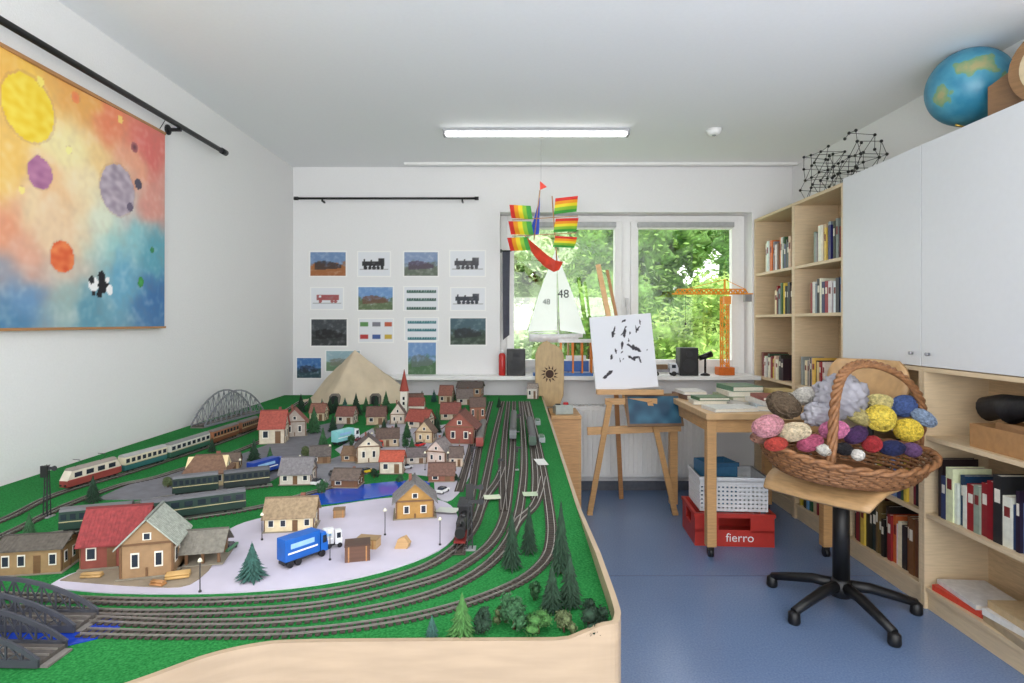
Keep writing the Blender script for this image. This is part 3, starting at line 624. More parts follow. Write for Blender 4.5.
coach((532.7,449),(529.8,428),'dark green goods wagon on the far siding',(50,70,58),(56,78,64),(80,80,82),.036)
# steam engine
a=T(459.5,551);b=T(467,519); c=(a+b)/2; d=b-a; Ln=d.length
t=thing('steam_locomotive','black tank engine on the straight siding beside the signal mast','model locomotive',(c.x,c.y,.7674),math.atan2(d.y,d.x)+PI)
MB().cyl((-.03,0,.03),(Ln/2-.008,0,.03),.0125,n=16).build('boiler',BLACK,t)
MB().b2(-Ln/2+.012,-.03,-.016,.016,.012,.052).build('cab',BLACK,t)
MB().b2(-Ln/2+.008,-.026,-.019,.019,.0522,.056).build('roof',DARK,t)
MB().cyl((Ln/2-.025,0,.04),(Ln/2-.025,0,.058),.004,.005,n=10).build('chimney',BLACK,t)
MB().ball((.01,0,.042),.007,10,6).build('steam_dome',BLACK,t)
MB().b2(-Ln/2,Ln/2,-.014,.014,.010,.0145).build('frame',M((120,30,28),.5),t)
for sy in(-1,1): MB().b2(-.025,.03,sy*.0125-.004,sy*.0125+.004,.0148,.03).build('side_tank',DARK,t)
wheels(t,[-.03,-.008,.014],.022,.0085,M((150,36,34),.5)); wheels(t,[.042,-.052],.02,.0055,M((150,36,34),.5))
for x in(-.045,): MB().b2(x-.008,x+.008,-.0165,.0165,.034,.047).build('window',WINM,t)
def lorry(a,b,label,bc,cc,h=.045,frac=.68,z=PLZ):
    a=T(*a,z);b=T(*b,z); c=(a+b)/2; d=b-a; Ln=d.length; w=min(.034,Ln*.36)
    t=thing('model_lorry',label,'model lorry',(c.x,c.y,z+.0004),math.atan2(d.y,d.x)); x1=-Ln/2+Ln*frac; r=h*.13
    MB().b2(-Ln/2,x1,-w/2,w/2,h*.25,h*1.05).build('cargo_box',M(bc,.4),t,bev=.001)
    cb=MB().ex([(x1+.003,h*.18),(Ln/2,h*.18),(Ln/2,h*.5),(Ln/2-Ln*.05,h*.92),(x1+.003,h*.92)],(0,-w*.48,0),(1,0,0),(0,0,1),(0,w*.96,0)).build('cab',M(cc,.35),t,bev=.001)
    MB().ex([(Ln/2+.0004,h*.52),(Ln/2-Ln*.045,h*.86),(Ln/2-Ln*.06,h*.86),(Ln/2-.005,h*.52)],(0,-w*.42,0),(1,0,0),(0,0,1),(0,w*.84,0)).build('windscreen',WINM,cb)
    for sy in(-1,1): MB().b2(x1+(Ln/2-x1)*.35,x1+(Ln/2-x1)*.8,sy*w*.48-.0006,sy*w*.48+.0006,h*.52,h*.8).build('side_window',WINM,cb)
    MB().b2(-Ln/2,Ln/2-.004,-w*.3,w*.3,h*.13,h*.24).build('chassis',DARK,t)
    for x in(-Ln*.38,-Ln*.2,Ln*.36):
        for sy in(-1,1): MB().cyl((x,sy*w*.5,r),(x,sy*w*.3,r),r,n=12).build('wheel',BLACK,t)
    for sy in(-1,1):
        MB().b2(-Ln/2+Ln*.06,x1-Ln*.06,sy*w/2-.0006,sy*w/2+.0006,h*.5,h*.56).build('stripe',WHITE,t)
        MB().b2(-Ln/2+Ln*.12,x1-Ln*.14,sy*w/2-.0007,sy*w/2+.0007,h*.68,h*.86).build('side_panel',M((150,190,225),.5),t)
    return t
lorry((281,568.5),(324,553),'blue box lorry with white stripes parked on the pale square',(24,92,176),(30,100,190),.06,.8)
lorry((323,549),(342,546),'small white delivery lorry beside the blue box lorry',(216,218,220),(222,224,226),.045,.55)
lorry((250,479),(284,469),'dark blue lorry driving on the asphalt near the white bungalow',(28,62,150),(40,80,170),.052,.76)
lorry((334,446),(357,440),'turquoise and white lorry on the road below the mountain',(140,206,210),(230,236,238),.06,.75)
lorry((370,450),(382,447.5),'small yellow lorry behind the cream gabled house',(222,180,60),(210,70,50),.035,.6,PLZ)
def car(a,b,label,col,z=PLZ):
    a=T(*a,z);b=T(*b,z); c=(a+b)/2; d=b-a; Ln=.05; w=.021
    t=thing('model_car',label,'model car',(c.x,c.y,z+.0004),math.atan2(d.y,d.x))
    MB().ex([(-.025,.004),(.025,.004),(.025,.010),(.012,.0125),(-.024,.0125),(-.025,.009)],(0,-w/2,0),(1,0,0),(0,0,1),(0,w,0)).build('body',M(col,.3),t,bev=.0008)
    MB().ex([(-.021,.0126),(.012,.0126),(.004,.019),(-.015,.019)],(0,-w*.44,0),(1,0,0),(0,0,1),(0,w*.88,0)).build('cabin',WINM,t)
    for x in(-.015,.015):
        for sy in(-1,1): MB().cyl((x,sy*w*.5,.0042),(x,sy*w*.32,.0042),.0042,n=10).build('wheel',BLACK,t)
car((417,447),(423,445.5),'red model car on the village square by the pine',(200,30,34))
car((446,437),(455,434),'dark blue model car before the crimson roofed house',(40,50,110))
car((401,470),(411,468),'silver model car right of the tiny orange roofed house',(190,192,196))
car((362,474),(372,472),'yellow model car on the asphalt near the dark bush',(226,190,50))
car((450,456),(458,450),'bright red model car in front of the half timbered house',(220,40,36))
car((313,486),(322,482),'white model car on the asphalt right of the bungalow',(232,232,232))
car((371,455),(381,453.5),'orange model car on the beige house road',(226,110,40))
car((225,553),(233,547),'green model car at the left tip of the pale square',(60,120,80))
car((440,494),(446,491),'small white car on the square left of the sidings',(226,226,224))
car((330,477),(340,473),'dark grey model car on the light road above the pond',(70,74,80))
car((352,443),(362,438),'maroon model car on the square right of the turquoise and white lorry',(120,36,40))
# loose crates, logs
def crate(px,py,w,d,h,col,label,rz,z=PLZ,lidc=None):
    p=T(px,py,z); t=thing('model_crate',label,'model crate',(p.x,p.y+d/2,z+.0003),R(rz))
    MB().b2(-w/2,w/2,-d/2,d/2,0,h).build('body',WOOD(col),t); MB().b2(-w/2-.001,w/2+.001,-d/2-.001,d/2+.001,h+.0001,h+.003).build('lid',WOOD(lidc or tuple(int(x*.8) for x in col)),t)
    for sx in(-1,1): MB().b2(sx*w*.35-.0015,sx*w*.35+.0015,-d/2-.0015,-d/2-.0001,0,h).build('batten',PINED,t)
crate(355,562,.055,.045,.034,(96,68,54),'dark brown wooden crate on the pale square right of the lorry',14)
crate(367,549,.05,.03,.02,(186,152,104),'light wooden crate behind the dark brown one',-10)
crate(338,518,.03,.025,.02,(150,120,84),'small crate near the station building corner',10)
p=T(401,549,PLZ); tag(MB().ex([(-.016,0),(.014,0),(.018,.012),(.006,.028),(-.008,.022)],(p.x,p.y,PLZ+.0004),(1,0,0),(0,0,1),(.004,.016,0)).build('wood_offcut',WOOD((186,150,104))),'pointed pale wood offcut on the pale square','wood piece')
def logs(px,py,n,ln,rz,label,z=.7645,col=(198,160,100),r=.0045):
    p=T(px,py,z); t=thing('log_pile',label,'log pile',(p.x,p.y,z+.0003),R(rz)); row=n;k=0;zz=r
    while row>0:
        for i in range(row): y=(i-(row-1)/2)*2*r; MB().cyl((-ln/2,y,zz),(ln/2,y,zz),r*.98,n=8).build('log',WOOD(col),t)
        row-=1; zz+=r*1.74; k+=1
        if k==2: break
logs(178,577,5,.045,20,'pile of yellow logs in the earth yard before the open shed',r=.0028)
logs(92,577,3,.04,6,'few flat planks lying before the dark red barn',.7645,(186,150,96),.0026)
logs(158,585,3,.028,-10,'little log stack at the yard front edge',.7645,(170,120,70),.0026)
# signals
def signal(px,py,h,label,two,sc=1):
    p=T(px,py,G0); t=thing('railway_signal',label,'model signal',(p.x,p.y,G0)); H=h*p.y/F; m=MB()
    for sx in(-1,1):
        for sy in(-1,1): m.bar((sx*.006*sc,sy*.006*sc,.003),(sx*.003*sc,sy*.003*sc,H),.0022*sc)
    for i in range(8):
        z=.004+H*i/8; z2=.004+H*(i+1)/8-.004; m.bar((-.005*sc,-.005*sc,z),(.005*sc,-.005*sc,z2),.0012); m.bar((-.005*sc,.005*sc,z),(.005*sc,.005*sc,z2),.0012)
    m.build('mast',DARK,t); MB().b2(-.014*sc,.014*sc,-.014*sc,.014*sc,0,.003).build('foot',GREY,t)
    for i in range(two): MB().b2(-.004,.025*sc,-.008,-.006,H*(.95-.22*i)-.004,H*(.95-.22*i)+.004).cyl((.026*sc,-.009,H*(.95-.22*i)),(.026*sc,-.006,H*(.95-.22*i)),.007*sc,n=14).build('signal_arm',DARK,t)
    MB().b2(-.009*sc,.009*sc,-.013,-.007,H*.78,H).build('lamp_box',BLACK,t)
signal(47,517,52,'tall dark lattice signal mast at the left beside the express',1)
signal(470,549,66,'tall black signal mast standing right beside the tank engine',2)
signal(499,484,26,'short signal mast between the inner and outer far tracks',1,.5)
signal(517,470,24,'short signal mast right of the outer far track',1,.5)
signal(472,470,24,'short signal mast beside the tank engine siding near the village',1,.5)
signal(518,432,18,'smallest signal mast at the far track fan',1,.5)
# sheets of paper & equipment on the layout
def sheet(px,py,w,h,rz,col,label,z=.7686):
    p=T(px,py,z); me=MB(); n=8; vs=[]
    for j in range(n+1):
        for i in range(n+1): x=(i/n-.5)*w; y=(j/n-.5)*h; vs.append((x,y,.0003+.006*max(0,abs(i/n-.5)-.35)))
    me.add(vs,[(j*(n+1)+i,j*(n+1)+i+1,(j+1)*(n+1)+i+1,(j+1)*(n+1)+i) for j in range(n) for i in range(n)],True)
    tag(me.build('paper_sheet',M(col,.6,.05),None,p,R(rz)),label,'paper sheet')
sheet(492,497,.05,.045,8,(200,208,180),'pale green paper lying across the inner track')
sheet(530,494,.045,.045,4,(180,196,166),'light green slip lying between the outer tracks')
sheet(448,510,.06,.045,-12,(200,204,194),'greyish paper slip beside the tank engine')
sheet(541,462,.04,.1,8,(218,218,214),'white paper sheet on the right side of the layout')
# side stand with transformer
st=thing('side_stand','narrow wooden stand squeezed between train table and easel','side stand',(.36,4.07,0))
MB().b2(-.1,.1,-.17,.2,.655,.68).build('top',PINE,st,bev=.003)
for sx in(-1,1): MB().b2(sx*.09-.01,sx*.09+.01,-.15,.18,0,.655).build('side_panel',PINE,st)
MB().b2(-.08,.08,-.15,-.13,.05,.655).build('front_panel',WOOD((200,152,100)),st); MB().b2(-.08,.08,.16,.18,.05,.655).build('back_panel',PINED,st)
t=thing('transformer','grey model railway transformer lying on the narrow wooden stand','transformer',(.345,4.0,.6805),R(8))
MB().ex([(-.05,0),(.05,0),(.05,.045),(.0,.06),(-.05,.06)],(-.06,0,0),(0,1,0),(0,0,1),(.12,0,0)).build('case',M((168,176,170),.5),t,bev=.003)
MB().cyl((.02,0,.06),(.02,0,.074),.02,.017,n=16).build('dial',M((190,40,40),.5),t)
MB().b2(-.05,-.02,-.02,.02,.06,.064).build('switch_plate',DARK,t)
for px,py,lab in((537,424,'small grey switch box at the far right table edge'),(541,441,'grey switch box with buttons nearer along the right table edge')):
    p=T(px,py,G0); t=thing('control_box',lab,'control box',(p.x+.003,p.y,G0))
    MB().b2(-.014,.014,-.04,.04,0,.022).build('case',M((150,156,158),.5),t,bev=.002)
    for i in range(4): MB().b2(-.009,.009,-.034+.018*i,-.022+.018*i,.0221,.027).build('button',M((40,90,60),.4),t)
# carved shield
t=thing('carved_board','rounded tan wooden shield with carved sun motif by the window ledge','wooden board',(.275,4.31,.6805))
bp_=[(-.07,0),(.07,0),(.1,.08),(.105,.2),(.105,.36)]+[(.105*math.cos(R(a)),.36+.10*math.sin(R(a))*(1 if a<100 else 1.25)) for a in range(20,180,16)]+[(-.105,.38),(-.105,.2),(-.1,.08)]
MB().ex(bp_,(0,0,0),(1,0,0),(0,0,1),(0,.02,0)).build('panel',WOOD((186,158,112),(10,4,3)),t,bev=.004)
m=MB(); m.cyl((0,-.004,.24),(0,-.0005,.24),.03,n=20)
for i in range(12):
    a=2*PI*i/12; r0,r1=.038,.066; q=.12
    m.add([(r0*math.cos(a-q*1.6),-.003,.24+r0*math.sin(a-q*1.6)),(r0*math.cos(a+q*1.6),-.003,.24+r0*math.sin(a+q*1.6)),(r1*math.cos(a+.12),-.003,.24+r1*math.sin(a+.12))],[(0,1,2)])
m.build('sun_motif',M((70,48,36),.8),t)
# ---------------------------------------------------------------- radiator
t=thing('radiator','white ribbed panel radiator under the window ledge','radiator',(.98,YB,0))
MB().b2(-.52,.52,-.09,-.03,.12,.66).build('body',WHITE,t,bev=.006)
m=MB()
for i in range(30): x=-.5+i*1.0/29; m.b2(x-.008,x+.008,-.104,-.0895,.15,.63)
m.build('ribs',WHITE,t,fix=False)
m=MB()
for i in range(40): x=-.51+i*1.02/39; m.b2(x-.004,x+.004,-.088,-.032,.6605,.668)
m.build('top_grille',WHITE,t,fix=False)
MB().cyl((.54,-.06,.6),(.60,-.06,.6),.02,n=14).build('valve',M((225,225,225),.4),t)
for x in(-.4,.4): MB().b2(x-.02,x+.02,-.03,-.001,.2,.6).build('wall_bracket',WHITE,t)
MB().cyl((.5,-.06,0),(.5,-.06,.12),.009,n=10).build('pipe',WHITE,t)
# ---------------------------------------------------------------- easel
t=thing('easel','wooden studio easel holding a paint splattered white canvas','easel',(0,0,0))
MB().bar((.64,3.86,.78),(.525,3.98,.012),.035,.022).bar((.525,3.98,0),(.525,3.98,.02),.036,.03).build('leg',PINE,t)
MB().bar((.90,3.86,.78),(1.10,3.98,.012),.035,.022).bar((1.10,3.98,0),(1.10,3.98,.02),.036,.03).build('leg',PINE,t)
MB().bar((.70,4.02,1.0),(.80,4.32,.01),.03,.022).build('rear_leg',PINED,t)
EW=M((214,172,120),.45,.14,4,0,0,(4,4,40))
MB().bar((.60,4.12,1.70),(.79,3.93,.62),.034,.022).build('mast',EW,t)
MB().bar((.66,4.10,1.66),(.735,4.0,1.2),.02,.018).build('mast_slider',PINED,t)
MB().bar((.55,3.84,.845),(.98,3.84,.845),.06,.03).build('tray',PINE,t)
MB().bar((.61,3.87,.78),(.95,3.87,.78),.02,.04).build('crossbar',PINE,t)
MB().bar((.50,3.92,.575),(1.12,3.92,.60),.022,.05).build('brace',PINE,t)
can=thing('canvas','white board with black paint splashes standing on the easel tray','canvas',(.755,3.865,.862)); can.rotation_euler=(R(-9),R(-4),0)
MB().b2(-.205,.205,0,.015,0,.49).build('stretcher',M((236,236,236),.7),can)
random.seed(19)
spl=[(random.uniform(.3,.95),random.uniform(.35,.92),random.uniform(.008,.04),random.uniform(0,3)) for _ in range(22)]+[(.2,.2,.04,.5),(.3,.45,.03,1.2)]
def splash(u,v):
    c=(226,228,234); n=noise.noise((u*14,v*14,4))+.6*noise.noise((u*34,v*34,8))
    for a,b_,r,th in spl:
        x=(u-a)*math.cos(th)+(v-b_)*math.sin(th); y=-(u-a)*math.sin(th)+(v-b_)*math.cos(th)
        if math.hypot(x*.45,y*1.8)+n*.028<r: c=(46,42,52)
    return c
grid('painted_face',.406,.486,110,130,splash,VCM(.6),(-.203,-.0008,.002),(1,0,0),(0,0,1),can)
pt=thing('painted_panel','dark teal painted panel leaning flat on the easel brace','painted panel',(.93,3.81,.627)); pt.rotation_euler=(R(-20),0,R(4))
MB().b2(-.185,.185,0,.012,0,.215).build('board',M((120,92,66),.6),pt)
grid('painted_face',.34,.18,50,30,lambda u,v:mixc((22,66,92),(70,122,146),.3+noise.noise((u*5,v*2.5,2))*.8),VCM(.4),(-.17,-.001,.017),(1,0,0),(0,0,1),pt)
# ---------------------------------------------------------------- work table with castors
dk=thing('work_table','small wooden work table on castors covered with books','table',(0,0,0))
X0,X1,Y0,Y1=1.06,1.78,3.22,4.08
MB().b2(X0,X1,Y0,Y1,.765,.80).build('tabletop',WOOD((204,168,122),(3,30,3)),dk,bev=.004)
for y in(Y0+.05,Y1-.05): MB().b2(X0+.07,X1-.07,y-.011,y+.011,.69,.7649).build('apron',PINE,dk)
for x in(X0+.04,X1-.04): MB().b2(x-.011,x+.011,Y0+.08,Y1-.08,.69,.7649).build('apron',PINE,dk)
for x in(X0+.04,X1-.04):
    for y in(Y0+.05,Y1-.05):
        lg=MB().b2(x-.026,x+.026,y-.026,y+.026,.06,.7649).build('leg',PINE,dk,bev=.003)
        MB().cyl((x-.012,y,.025),(x+.012,y,.025),.025,n=14).b2(x-.016,x+.016,y-.012,y+.012,.035,.06).build('castor',BLACK,lg)
def flatbook(x,y,z,w,d,h,rz,col,label,grp='books lying on the work table'):
    t=thing('book',label,'book',(x,y,z+.0004),R(rz),grp); cm=M(col,.45)
    MB().b2(-w/2,w/2,-d/2,d/2,0,.003).b2(-w/2,w/2,-d/2,d/2,h-.003,h).b2(-w/2,-w/2+.003,-d/2,d/2,.003,h-.003).build('cover',cm,t,fix=False)
    MB().b2(-w/2+.0031,w/2-.004,-d/2+.004,d/2-.004,.0031,h-.0031).build('pages',M((232,226,210),.8,.08,200),t)
for r_ in[(1.24,3.36,.80,.26,.17,.02,8,(220,220,216),'large white book nearest the table corner'),(1.20,3.62,.80,.2,.15,.025,-6,(204,200,186),'cream book behind the large white one on the table'),(1.215,3.62,.8255,.19,.14,.02,4,(70,110,70),'green book stacked on the cream one'),
 (1.50,3.42,.80,.2,.26,.03,-12,(180,190,196),'pale grey blue book at the bottom of the middle stack'),(1.50,3.42,.8305,.19,.25,.025,4,(214,210,202),'off white book in the middle of the middle stack'),(1.51,3.42,.856,.18,.22,.02,-4,(140,70,60),'dark red book on top of the middle stack'),
 (1.46,3.8,.80,.22,.28,.035,6,(150,160,130),'sage green book at the bottom of the rear stack'),(1.46,3.8,.8355,.21,.26,.03,-3,(220,214,198),'ivory book in the rear stack'),(1.465,3.8,.866,.2,.24,.03,5,(84,124,96),'mid green book on top of the rear stack'),
 (1.18,3.9,.80,.16,.22,.03,10,(120,90,70),'brown book at the far left corner of the table'),(1.18,3.9,.8305,.15,.2,.02,2,(214,210,204),'white book lying on the brown one'),(1.68,3.66,.80,.14,.2,.05,0,(60,70,90),'thick navy book at the shelf side of the table'),(1.68,3.66,.8505,.14,.2,.03,4,(204,180,120),'yellowish book lying on the thick navy one'),
 (1.345,3.60,.80,.11,.2,.015,24,(200,196,190),'thin grey booklet lying crooked in the table middle')]: flatbook(*r_)
# crates below
def slatbox(label,c,d,col,rz=0,txt=None):
    t=thing('crate',label,'crate',c,rz); w,dp,h=d; mt=M(col,.45,.05); k=.012 if txt else .008
    MB().b2(-w/2,w/2,-dp/2,dp/2,0,k).build('bottom',mt,t)
    for o,u,ln,sg in(((-w/2,-dp/2),(1,0),w,-1),((-w/2,dp/2-k),(1,0),w,1),((-w/2,-dp/2),(0,1),dp,-1),((w/2-k,-dp/2),(0,1),dp,1)):
        m=MB()
        def seg(a,b,z0,z1,oo=0,th=k):
            if u[0]: m.b2(o[0]+a,o[0]+b,o[1]+oo,o[1]+oo+th,z0,z1)
            else: m.b2(o[0]+oo,o[0]+oo+th,o[1]+a,o[1]+b,z0,z1)
        e=0 if u[0] else k
        if txt:
            seg(e,ln-e,k,h*.42); seg(e,ln-e,h*.86,h); seg(e,ln*.3,h*.42,h*.86); seg(ln*.7,ln-e,h*.42,h*.86); seg(e,ln-e,h*.42,h*.5)
        else:
            nr=8; nc=int(ln/.024); p_=(h-k)/nr; q_=(ln-2*e)/nc
            for r in range(nr+1): z0=k+p_*r-(p_*.3 if r else 0); seg(e,ln-e,max(k,z0),min(h,k+p_*r+p_*.3))
            for q in range(nc+1): x=e+q_*q; seg(max(e,x-q_*.25),min(ln-e,x+q_*.25),k,h,.001,k-.002)
            seg(e,ln-e,h*.8,h)
        m.build('side_wall',mt,t,fix=False)
    rim=MB(); frame_=[(-w/2-.006,w/2+.006,-dp/2-.006,-dp/2),(-w/2-.006,w/2+.006,dp/2,dp/2+.006),(-w/2-.006,-w/2,-dp/2,dp/2),(w/2,w/2+.006,-dp/2,dp/2)]
    for a,b_,c_,d_ in frame_: rim.b2(a,b_,c_,d_,h-.02,h)
    rim.build('rim',mt,t,fix=False)
    if txt: text(txt,.07,WHITE,t,Matrix.Translation((.03,-dp/2-.001,h*.26))@FRONT)
    return t
slatbox('red plastic drinks crate on the floor under the work table',(1.30,3.58,0),(.45,.33,.19),(190,52,42),R(-4),'fierro')
slatbox('white perforated plastic basket resting on the red crate',(1.31,3.60,.1905),(.39,.29,.20),(238,240,242),R(-4))
t=thing('bin','deep blue plastic box standing in the white basket','box',(1.24,3.60,.199),R(10))
m=MB()
for a in((-.1,.1,-.08,-.075),(-.1,.1,.075,.08),(-.1,-.095,-.075,.075),(.095,.1,-.075,.075)): m.b2(a[0],a[1],a[2],a[3],0,.26)
m.b2(-.095,.095,-.075,.075,0,.006).build('body',M((60,110,146),.4),t,fix=False); MB().b2(-.107,.107,-.087,-.08,.235,.26).build('rim',M((50,96,130),.4),t)
# ---------------------------------------------------------------- shelving along the right wall
FX,BX=1.87,2.165; TH=.019
def bookcase(y0,y1,h,zs,label,cat='bookcase'):
    t=thing('bookcase',label,cat,(0,0,0))
    for y in(y0,y1-TH): MB().b2(FX,BX,y,y+TH,0,h).build('side_panel',BIRCH,t,bev=.001)
    for z in zs: MB().b2(FX+.004,BX-.006,y0+TH,y1-TH,z-TH,z).build('shelf',BIRCHH,t)
    MB().b2(FX,BX,y0+TH,y1-TH,h-TH,h).build('top_panel',BIRCHH,t); MB().b2(BX-.005,BX,y0+TH,y1-TH,zs[0]-TH,h-TH).build('back_panel',WOOD((200,174,138)),t)
    MB().b2(FX+.015,FX+.03,y0+TH,y1-TH,0,zs[0]-TH).build('plinth',BIRCH,t)
ZT=[.10,.436,.89,1.355,1.67]
bookcase(3.925,4.555,2.09,ZT,'tall birch bookcase in the corner beside the window')
bookcase(3.335,3.924,2.09,ZT,'tall birch bookcase between the corner one and the white cupboards')
ZL=[.10,.436,.785]
bookcase(2.695,3.334,1.095,ZL,'low birch bookcase behind the swivel chair')
bookcase(2.05,2.694,1.095,ZL,'low birch bookcase nearest the camera holding the cardboard box')
for y0,y1,lab,ky in((2.695,3.334,'white wall cupboard next to the tall bookcases',2.75),(2.05,2.694,'white wall cupboard nearest the camera below the globe',2.64)):
    t=thing('cupboard',lab,'cupboard',(0,0,1.0955))
    MB().b2(FX+.02,BX,y0,y1,0,1.015).build('body',BIRCH,t)
    d_=MB().b2(FX-.002,FX+.0195,y0+.002,y1-.002,.004,1.013).build('door',M((216,218,220),.35,.01),t,bev=.001)
    MB().cyl((FX-.004,ky,.06),(FX-.02,ky,.06),.006,.008,n=12).build('knob',STEEL,d_)
PAL=[('dark red',(140,32,36)),('white',(226,224,218)),('black',(28,28,32)),('navy blue',(36,48,92)),('beige',(206,186,150)),('dark green',(38,80,56)),('grey',(140,142,146)),('orange',(214,116,50)),('brown',(108,74,52)),('light blue',(120,160,200)),('cream',(232,222,194)),('yellow',(222,190,80))]
ORD='first second third fourth fifth sixth seventh eighth ninth tenth eleventh twelfth thirteenth fourteenth fifteenth sixteenth seventeenth eighteenth nineteenth twentieth twenty-first twenty-second twenty-third twenty-fourth'.split()
def book_row(yl,yr,z,hmin,hmax,shelf,seed,tw=(.016,.036),wts=None):
    random.seed(seed); y=yl; i=0
    while True:
        th=random.uniform(*tw)
        if y-th<yr or i>=24: break
        nm,c=random.choices(PAL,wts)[0]; h=random.uniform(hmin,hmax); d=random.uniform(.13,.19); x=FX+.02+random.uniform(0,.02)
        t=thing('book',f'{nm} book, {ORD[i]} from the left on {shelf}','book',(x,y-th/2,z+.0004),0,'books on '+shelf)
        k=.002; v=tuple(max(0,min(255,q+random.randint(-12,12))) for q in c)
        MB().b2(0,k,-th/2+.0003,th/2-.0003,0,h).b2(k,d,-th/2+.0003,-th/2+k,0,h).b2(k,d,th/2-k,th/2-.0003,0,h).build('cover',M(v,.45),t,fix=False)
        MB().b2(k,d-.004,-th/2+k,th/2-k,.003,h-.004).build('pages',M((230,224,208),.8,.08,200),t)
        if random.random()<.6:
            lc=(225,220,205) if sum(c)<380 else (120,40,40); MB().b2(-.0006,-.0001,-th*.32,th*.32,h*.6,h*.8).build('spine_label',M(lc,.5),t)
        y-=th+.0006; i+=1
W2=[2,4,3,2,2,1,3,1,1,2,3,1]
book_row(4.42,3.99,1.67,.17,.23,"the corner bookcase's upper shelf",1,wts=W2)
book_row(4.28,3.99,1.355,.17,.22,"the corner bookcase's second shelf",2,wts=W2)
book_row(3.72,3.37,1.67,.17,.24,"the second tall bookcase's upper shelf",3,wts=[1,6,1,1,3,1,2,1,1,3,4,1])
book_row(3.74,3.36,1.355,.17,.22,"the second tall bookcase's second shelf",4,wts=[3,4,4,3,2,1,3,1,1,2,2,1])
book_row(4.5,4.12,.89,.14,.19,"the corner bookcase's ledge-high shelf",5,wts=W2)
book_row(4.48,3.96,.436,.18,.26,"the corner bookcase's lower shelf",6)
book_row(3.86,3.38,.436,.18,.28,"the second tall bookcase's lower shelf",7)
book_row(3.88,3.38,.10,.18,.26,"the second tall bookcase's bottom shelf",8,wts=[3,1,6,3,1,2,1,2,3,1,1,1])
book_row(3.29,2.74,.436,.18,.26,"the shelf just behind the chair",9)
book_row(3.28,2.74,.10,.19,.27,"the bottom shelf behind the chair",10,wts=[2,1,8,3,0,2,1,2,3,1,1,1])
book_row(2.63,2.09,.436,.17,.265,"the near bookcase's middle shelf",11,(.014,.042),[5,4,6,3,1,0,2,1,1,1,1,0])
book_row(3.86,3.60,.89,.15,.2,"the second tall bookcase's desk-high shelf",12,wts=W2)
zz=.10
for i,(y,w,dp,h,rz,c,lab) in enumerate([(2.52,.22,.26,.025,4,(206,70,50),'red and white magazine at the bottom shelf front'),(2.24,.24,.24,.03,-6,(170,150,120),'tan book lying flat on the near bottom shelf'),(2.25,.22,.24,.025,5,(220,218,214),'white brochure on top of the tan book')]):
    flatbook(2.0,y,zz if i<2 else .1305,w,dp,h,rz,c,lab,'books lying on the near bottom shelf')
flatbook(2.0,2.52,.1255,.2,.25,.02,-5,(216,214,212),'white magazine lying on the red and white one','books lying on the near bottom shelf')
flatbook(2.0,2.25,.156,.2,.22,.03,-3,(196,170,130),'light brown album topping the near bottom pile','books lying on the near bottom shelf')
t=thing('cardboard_box','open brown cardboard box on the near bookcase top shelf','cardboard box',(2.02,2.27,.7855))
cm=M((166,124,80),.8,.1)
m=MB()
for a in((-.12,.12,-.18,-.176),(-.12,.12,.176,.18),(-.12,-.116,-.176,.176),(.116,.12,-.176,.176)): m.b2(*a,.0,.095)
m.b2(-.116,.116,-.176,.176,0,.004).build('body',cm,t,fix=False)
MB().add([(-.12,-.17,.095),(-.12,.05,.095),(-.135,.03,.125),(-.13,-.16,.13)],[(0,1,2,3)]).build('flap',M((150,110,70),.8),t)
t=thing('fabric_roll','black crumpled fabric roll lying across the cardboard box','fabric roll',(2.02,2.30,.79))
MB().tube([(0,.21,.14),(.01,.13,.165),(-.02,.06,.16),(-.01,-.02,.18),(.0,-.1,.165),(.01,-.2,.165)],lambda f:.052+.014*math.sin(f*17),14).build('roll',M((36,36,40),.6,.4,30,0,.8),t)
MB().tube([(-.02,.11,.035),(-.02,-.03,.04),(-.02,-.17,.035)],.03,10).build('lower_roll',M((46,46,50),.7),t)
for y in(.21,-.2): MB().cyl((0,y,.142 if y>0 else .165),(0,y+.006*(1 if y>0 else -1),.142 if y>0 else .165),.04,n=16).build('end_disc',DARK,t)
# things on top
gx,gy=2.03,2.62
t=thing('globe','blue school globe standing on top of the near white cupboard','globe',(gx,gy,2.111))
gm,nt,b=newmat('mat_globe'); N=nt.nodes;K=nt.links
tc=N.new('ShaderNodeTexCoord');n1=N.new('ShaderNodeTexNoise');n1.inputs['Scale'].default_value=7;n1.inputs['Detail'].default_value=6
r1=N.new('ShaderNodeValToRGB');e=r1.color_ramp; e.elements[0].color=L((44,124,156))+(1,);e.elements[0].position=.4;e.elements[1].color=L((160,152,108))+(1,);e.elements[1].position=.66
q=e.elements.new(.55);q.color=L((76,148,172))+(1,);q=e.elements.new(.57);q.color=L((110,150,112))+(1,)
K.new(tc.outputs['Object'],n1.inputs['Vector']);K.new(n1.outputs['Fac'],r1.inputs['Fac']);K.new(r1.outputs['Color'],b.inputs['Base Color']);b.inputs['Roughness'].default_value=.4
MB().ball((0,0,.23),.166,40,24).build('sphere',gm,t)
MB().tube([(.176*math.cos(a),0,.23+.176*math.sin(a)) for a in [R(-110+i*10) for i in range(23)]],.005,6).build('meridian_arc',M((190,160,80),.3,.05,40,.8),t)
MB().lathe([(.0,0),(.11,0),(.11,.012),(.03,.03),(.018,.06)],24).build('foot',PINED,t)
t=thing('wall_clock','round wooden clock standing beside the globe on the cupboard','clock',(2.05,2.20,2.111),R(-58))
MB().cyl((0,-.02,.16),(0,.02,.16),.155,n=36).build('case',WOOD((126,94,60)),t)
MB().cyl((0,-.024,.16),(0,-.0201,.16),.12,n=36).build('dial',M((186,170,138),.5),t)
